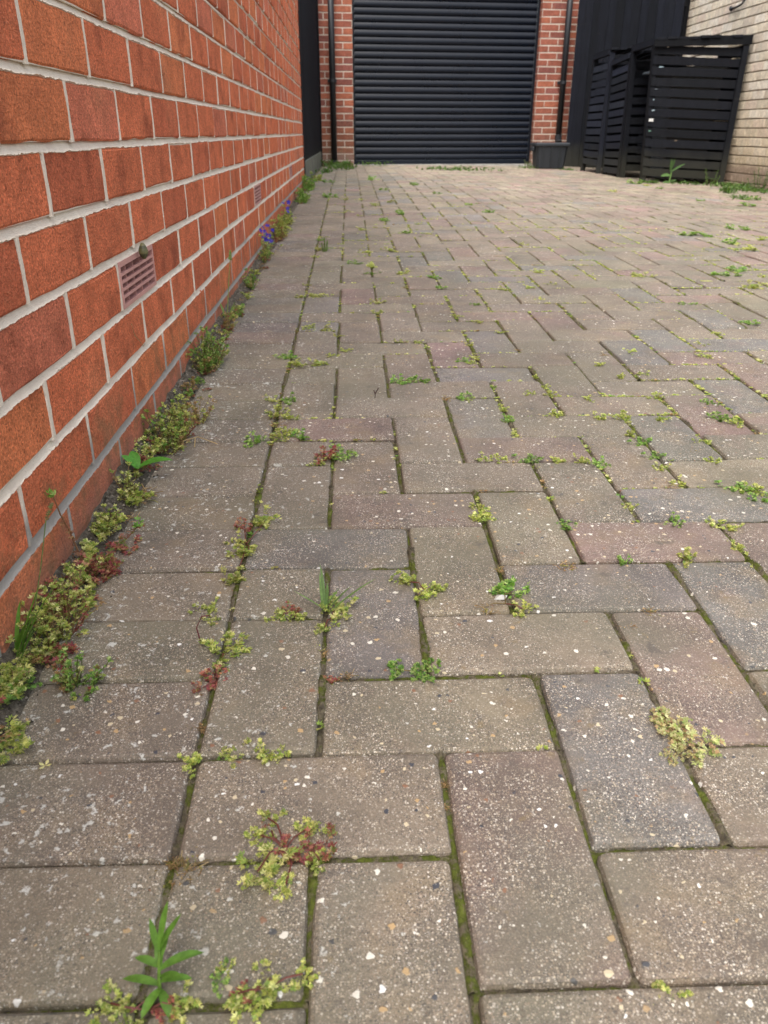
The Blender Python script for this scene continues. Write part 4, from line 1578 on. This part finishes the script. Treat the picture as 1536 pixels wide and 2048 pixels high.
x, y = .103, .318
gs = root('grass_sprig', (x, y, gz(x, y)), 'thin grey-green grass sprig growing from a joint crossing near the middle left', 'grass')
for (az, el, L, w) in ((100, 62, .050, .0035), (112, 70, .042, .003), (85, 55, .030, .003), (30, 42, .040, .0028), (24, 36, .062, .003), (40, 50, .030, .0025), (150, 30, .045, .002), (95, 80, .03, .003)):
    mb = MB()
    a, e = math.radians(az), math.radians(el)
    k = rl.uniform(.85, 1.15)
    blade(mb, (rl.gauss(0, .002), rl.gauss(0, .002), 0), (math.cos(a)*math.cos(e), math.sin(a)*math.cos(e), math.sin(e)), L, w, .3, rl, (.12*k, .20*k, .06*k), 6)
    mb.build('blade', M_LEAF, gs, True)

x, y = -.176, .655
dl = root('broad_leaved_weed', (x, y, gz(x, y)+.012), 'weed with three broad glossy green leaves at the foot of the house wall', 'weed')
for (az, el, L, w) in ((12, 30, .052, .022), (120, 50, .034, .016), (165, 55, .030, .016), (-70, 40, .024, .012)):
    mb = MB()
    a, e = math.radians(az), math.radians(el)
    k = rl.uniform(.9, 1.1)
    blade(mb, (0, 0, .012), (math.cos(a)*math.cos(e), math.sin(a)*math.cos(e), math.sin(e)), L, w, .7, rl, (.09*k, .27*k, .03*k), 8)
    mb.build('leaf', M_LEAF, dl, True)

# dying trailing shoot up the wall from the red-leaved weed
ts = root('trailing_shoot', (-.178, .40, gz(-.18, .4)+.012), 'brown trailing shoot with a green tip leaning up the house wall above the red-leaved weed', 'weed')
ms, ml = MB(), MB()
pts = [Vector(p) for p in ((0, 0, 0), (-.006, .004, .02), (-.010, .002, .045), (-.013, -.008, .072), (-.013, -.018, .100))]
tube(ms, pts, [.0013, .0012, .001, .0009, .0007], 5, (.27, .15, .08), False)
pts2 = [Vector(p) for p in ((.01, 0, 0), (.03, .01, .015), (.05, .015, .03), (.062, .02, .042))]
tube(ms, pts2, [.001, .001, .0008, .0006], 4, (.24, .12, .07), False)
for i in range(30):
    t = rl.random()
    p = pts[0].lerp(pts[3], t)
    fan(ml, p+Vector((rl.gauss(0, .003), rl.gauss(0, .003), 0)), Vector((rl.gauss(0, 1), rl.gauss(0, 1), rl.gauss(-.2, .6))), Vector((0, 0, 1)), .006, rl, [(.26, .12, .065), (.20, .09, .05), (.30, .18, .09)])
for i in range(34):
    t = rl.random()**.5
    p = pts2[0].lerp(pts2[3], t)
    fan(ml, p+Vector((rl.gauss(0, .003), rl.gauss(0, .003), 0)), Vector((rl.gauss(0, 1), rl.gauss(0, 1), rl.gauss(.2, .6))), Vector((0, 0, 1)), .0055, rl, [(.26, .11, .07), (.2, .08, .06), (.12, .16, .04)])
head(ml, pts[4], Vector((0, -.3, 1)), .007, rl, GREEN['k'], 14)
head(ml, pts2[3], Vector((.4, .2, .8)), .007, rl, GREEN['k'], 12)
ms.build('stem', M_LEAF, ts)
ml.build('foliage', M_LEAF, ts)

# tall grass stalk with a seed head
st = root('grass_stalk', (-.176, 1.585, gz(-.178, 1.585)+.008), 'single tall grass stalk with a green seed head leaning at the house wall', 'grass')
mb = MB()
pts = [Vector(p) for p in ((0, 0, 0), (.002, .03, .05), (.002, .08, .10), (.001, .13, .135), (-.003, .155, .148))]
tube(mb, pts, [.0014, .0012, .001, .0008, .0006], 5, (.20, .24, .07), False)
mb.build('stem', M_LEAF, st)
mb = MB()
for i in range(44):
    t = i/43
    p = pts[3].lerp(pts[4], 0)+Vector((-.002*t, .03*t, .020*t))
    fan(mb, p, Vector((rl.gauss(0, .8), .5, rl.gauss(.4, .5))), Vector((0, 0, 1)), .0085*(1-.45*t), rl, [(.14, .24, .05), (.20, .27, .08)])
mb.build('seed_head', M_LEAF, st)
for s_ in (-1, 1):
    mb = MB()
    blade(mb, (0, .005, .004), (.25*s_, .4, .8), .06, .005, .5, rl, (.14, .23, .05), 6)
    mb.build('blade', M_LEAF, st)


# ---- far plants: by the garage, the fences and the bin stores
def grassy(x, y, wx, wy, h, n, label, seed, cols=((.075, .15, .03), (.115, .19, .045), (.06, .11, .025)), w=.008, name='grass_patch', cat='grass'):
    rnd = random.Random(300+seed)
    z = gz(x, y)
    rt = root(name, (x, y, z), label, cat)
    mb, m2 = MB(), MB()
    for i in range(n):
        px, py = rnd.gauss(0, wx*.3), rnd.gauss(0, wy*.3)
        a = rnd.uniform(0, 6.283)
        zz = gz(x+px, y+py)-z-.004
        if rnd.random() < .6:
            blade(mb, (px, py, zz), (math.cos(a)*.6, math.sin(a)*.6, .9), h*rnd.uniform(.5, 1.15), w, rnd.uniform(.2, 1.1), rnd, vary(rnd, rnd.choice(cols)), 4)
        else:
            head(m2, Vector((px, py, zz+h*rnd.uniform(.1, .5))), Vector((0, 0, 1)), w*1.5, rnd, list(cols), 7)
    tag(mb.build('blades', M_LEAF, rt), kind='stuff')
    tag(m2.build('foliage', M_LEAF, rt), kind='stuff')
    return rt


grassy(.05, 9.35, .24, .9, .12, 80, 'green weeds in front of the left-hand downpipe of the garage', 1, w=.018)
grassy(-.12, 10.15, .16, .3, .13, 30, 'grassy weeds in the corner between left fence and garage', 2, w=.015)
grassy(.42, 10.2, .30, .25, .10, 40, 'small grassy weeds at the left end of the garage door sill', 3, w=.012)
grassy(1.28, 9.15, .75, .5, .045, 130, 'long low strip of grass across the paving in front of the garage door', 4, w=.014)
grassy(2.38, 10.3, .10, .2, .13, 22, 'thin grey-green weed at the right end of the garage door', 5, ((.16, .19, .10), (.12, .15, .07)), .009)
grassy(2.25, 9.9, .2, .2, .05, 24, 'small grass tufts at the left of the plastic storage box', 6, w=.012)
grassy(2.70, 9.60, .2, .12, .035, 24, 'low grass along the foot of the plastic storage box', 7, w=.012)
grassy(3.03, 7.72, .14, .12, .04, 60, 'small green grass tuft at the front corner of the nearest bin store', 8, w=.010)
grassy(3.72, 7.40, .30, .45, .07, 120, 'weedy grass in the corner of bin store and buff wall', 9, w=.013)
grassy(3.62, 6.85, .30, .5, .05, 120, 'low spreading grass at the foot of the buff wall near the right picture edge', 10, w=.013)
grassy(3.40, 7.72, .35, .12, .05, 46, 'thin line of grass along the foot of the nearest bin store', 11, w=.010)
grassy(3.22, 6.42, .12, .14, .08, 60, 'rounded green weed on the paving below the buff wall near the right edge', 12, w=.010)
grassy(3.05, 5.75, .16, .2, .05, 40, 'loose weed on the paving at the right picture edge below the buff wall', 13, w=.010)
grassy(-.10, 8.3, .14, .6, .06, 40, 'low weeds along the gravel board of the left fence', 14, w=.014)

# tall broad-bladed weed before the nearest bin store
x, y = 3.26, 7.86
tw = root('tall_weed', (x, y, gz(x, y)), 'tall broad-bladed weed standing before the slatted side of the nearest bin store', 'weed')
mb = MB()
tube(mb, [(0, 0, 0), (.01, 0, .08), (.0, 0, .15)], [.008, .007, .004], 6, (.16, .28, .08))
mb.build('stem', M_LEAF, tw)
for (dx, dz, z, L, w, dr, k) in ((-.16, 1, .10, .13, .030, .1, 1), (.75, .75, .10, .15, .020, .35, 1.1), (-1, .35, .07, .11, .030, .75, 1.5), (-.8, .4, .0, .08, .035, .8, 1.3), (.6, .5, .01, .07, .02, .6, 1), (.1, 1, .12, .11, .025, .2, .85)):
    mb = MB()
    blade(mb, (0, -.004, z), (dx, -.25, dz), L, w, dr, rl, (.08*k, .155*k, .05*k), 7, up=Vector((0, -1, .3)))
    mb.build('leaf', M_LEAF, tw, True)


def leafy(x, y, label, stems, seed, col, leaf=.03):
    rnd = random.Random(seed)
    rt = root('leafy_weed', (x, y, gz(x, y)), label, 'weed')
    ms, ml = MB(), MB()
    for dx, dy, h in stems:
        pts = [Vector((dx*.5, dy*.5, 0)), Vector((dx*.8, dy*.8, h*.5)), Vector((dx, dy, h))]
        tube(ms, pts, [.004, .003, .002], 5, (.14, .20, .06), False)
        for i in range(int(h/.012)):
            t = (i+.5)/int(h/.012)
            p = pts[0].lerp(pts[2], t)
            a = i*2.4
            blade(ml, p, (math.cos(a), math.sin(a), .5), leaf*(1.1-.5*t)*rnd.uniform(.8, 1.2), leaf*.4, .6, rnd, vary(rnd, col), 4)
    ms.build('stems', M_LEAF, rt)
    ml.build('foliage', M_LEAF, rt)


leafy(3.60, 7.70, 'upright leafy green weed at the right end of the nearest bin store', [(-.06, 0, .15), (-.03, .02, .10), (.06, 0, .14), (.08, -.02, .09), (0, -.03, .07)], 71, (.11, .21, .05))
leafy(3.77, 7.02, 'bushy dark green weed with purplish leaves at the foot of the buff wall', [(-.08, 0, .16), (-.02, .05, .19), (.04, 0, .17), (.08, .03, .13), (-.04, -.05, .12), (.02, -.06, .13), (.09, -.05, .10), (-.1, .06, .1)], 72, (.075, .13, .06), .045)
leafy(.035, 2.78, 'leafy weed standing tall in the edging joint beside the blue flowers', [(0, 0, .05), (.01, .03, .04), (-.01, -.03, .035), (.01, .06, .03)], 73, (.13, .22, .04), .022)

# ------------------------------------------------------------------ scraps on the paving
mb = MB()
p = Vector((-.123, .097, gz(-.123, .097)+.0012))
for i in range(4):
    a = i*1.4
    mb.add([p, p+Vector((math.cos(a-.4)*.004, math.sin(a-.4)*.004, .0006)), p+Vector((math.cos(a)*.006, math.sin(a)*.006, .0016)), p+Vector((math.cos(a+.4)*.004, math.sin(a+.4)*.004, .0006))], [(0, 1, 2, 3)], (.66, .62, .30))
tag(mb.build('petal_scrap', M_LEAF), 'tiny pale yellow petal lying on an edging paver near the left picture edge', 'petal')


def twig(pts, r, col, name, label, cat='twig'):
    mb = MB()
    for q in pts:
        tube(mb, q, r, 4, col, False)
    tag(mb.build(name, M_LEAF), label, cat)


z = gz(.177, 1.03)
twig([[(.177, 1.03, z-.003), (.178, 1.032, z+.008), (.184, 1.034, z+.018)], [(.178, 1.032, z+.006), (.175, 1.034, z+.014)]], .0012, (.06, .03, .03), 'dead_twig', 'tiny dark dead twig sticking up from a joint among the middle pavers')
z = gz(-.04, .235)
twig([[(-.022, .262, z-.002), (-.026, .266, z+.018), (-.020, .268, z+.030), (-.012, .268, z+.031)]], .0008, (.13, .03, .04), 'dead_twig', 'dark red leafless stem curling up beside the edging joint')
z = gz(-.16, .80)
twig([[(-.150, .80, z+.006), (-.118, .815, z+.010), (-.085, .80, z+.003)], [(-.122, .812, z+.009), (-.120, .790, z+.002)]], .0009, (.45, .33, .18), 'dry_straw', 'pale dry straw lying on the edging pavers below the dense clump', 'straw')
twig([[(WX+.003, .800, .215), (WX+.004, .803, .200), (WX+.004, .815, .190), (WX+.003, .838, .178), (WX+.003, .852, .168)], [(WX+.003, .806, .196), (WX+.004, .83, .182)]], .0006, (.45, .30, .17), 'dry_straw', 'thin pale straw stuck to the brick face below the nearest air brick', 'straw')
mb = MB()
p = Vector((.297, .335, gz(.297, .335)+.001))
mb.add([p+Vector((-.008, -.004, 0)), p+Vector((.004, -.006, .001)), p+Vector((.008, .003, .001)), p+Vector((-.004, .006, 0)), p+Vector((0, 0, .004))], [(0, 1, 4), (1, 2, 4), (2, 3, 4), (3, 0, 4)], (.42, .41, .38))
tag(mb.build('stone_chip', M_CONC), 'small white stone chip lying beside the dense bright green weed', 'stone')
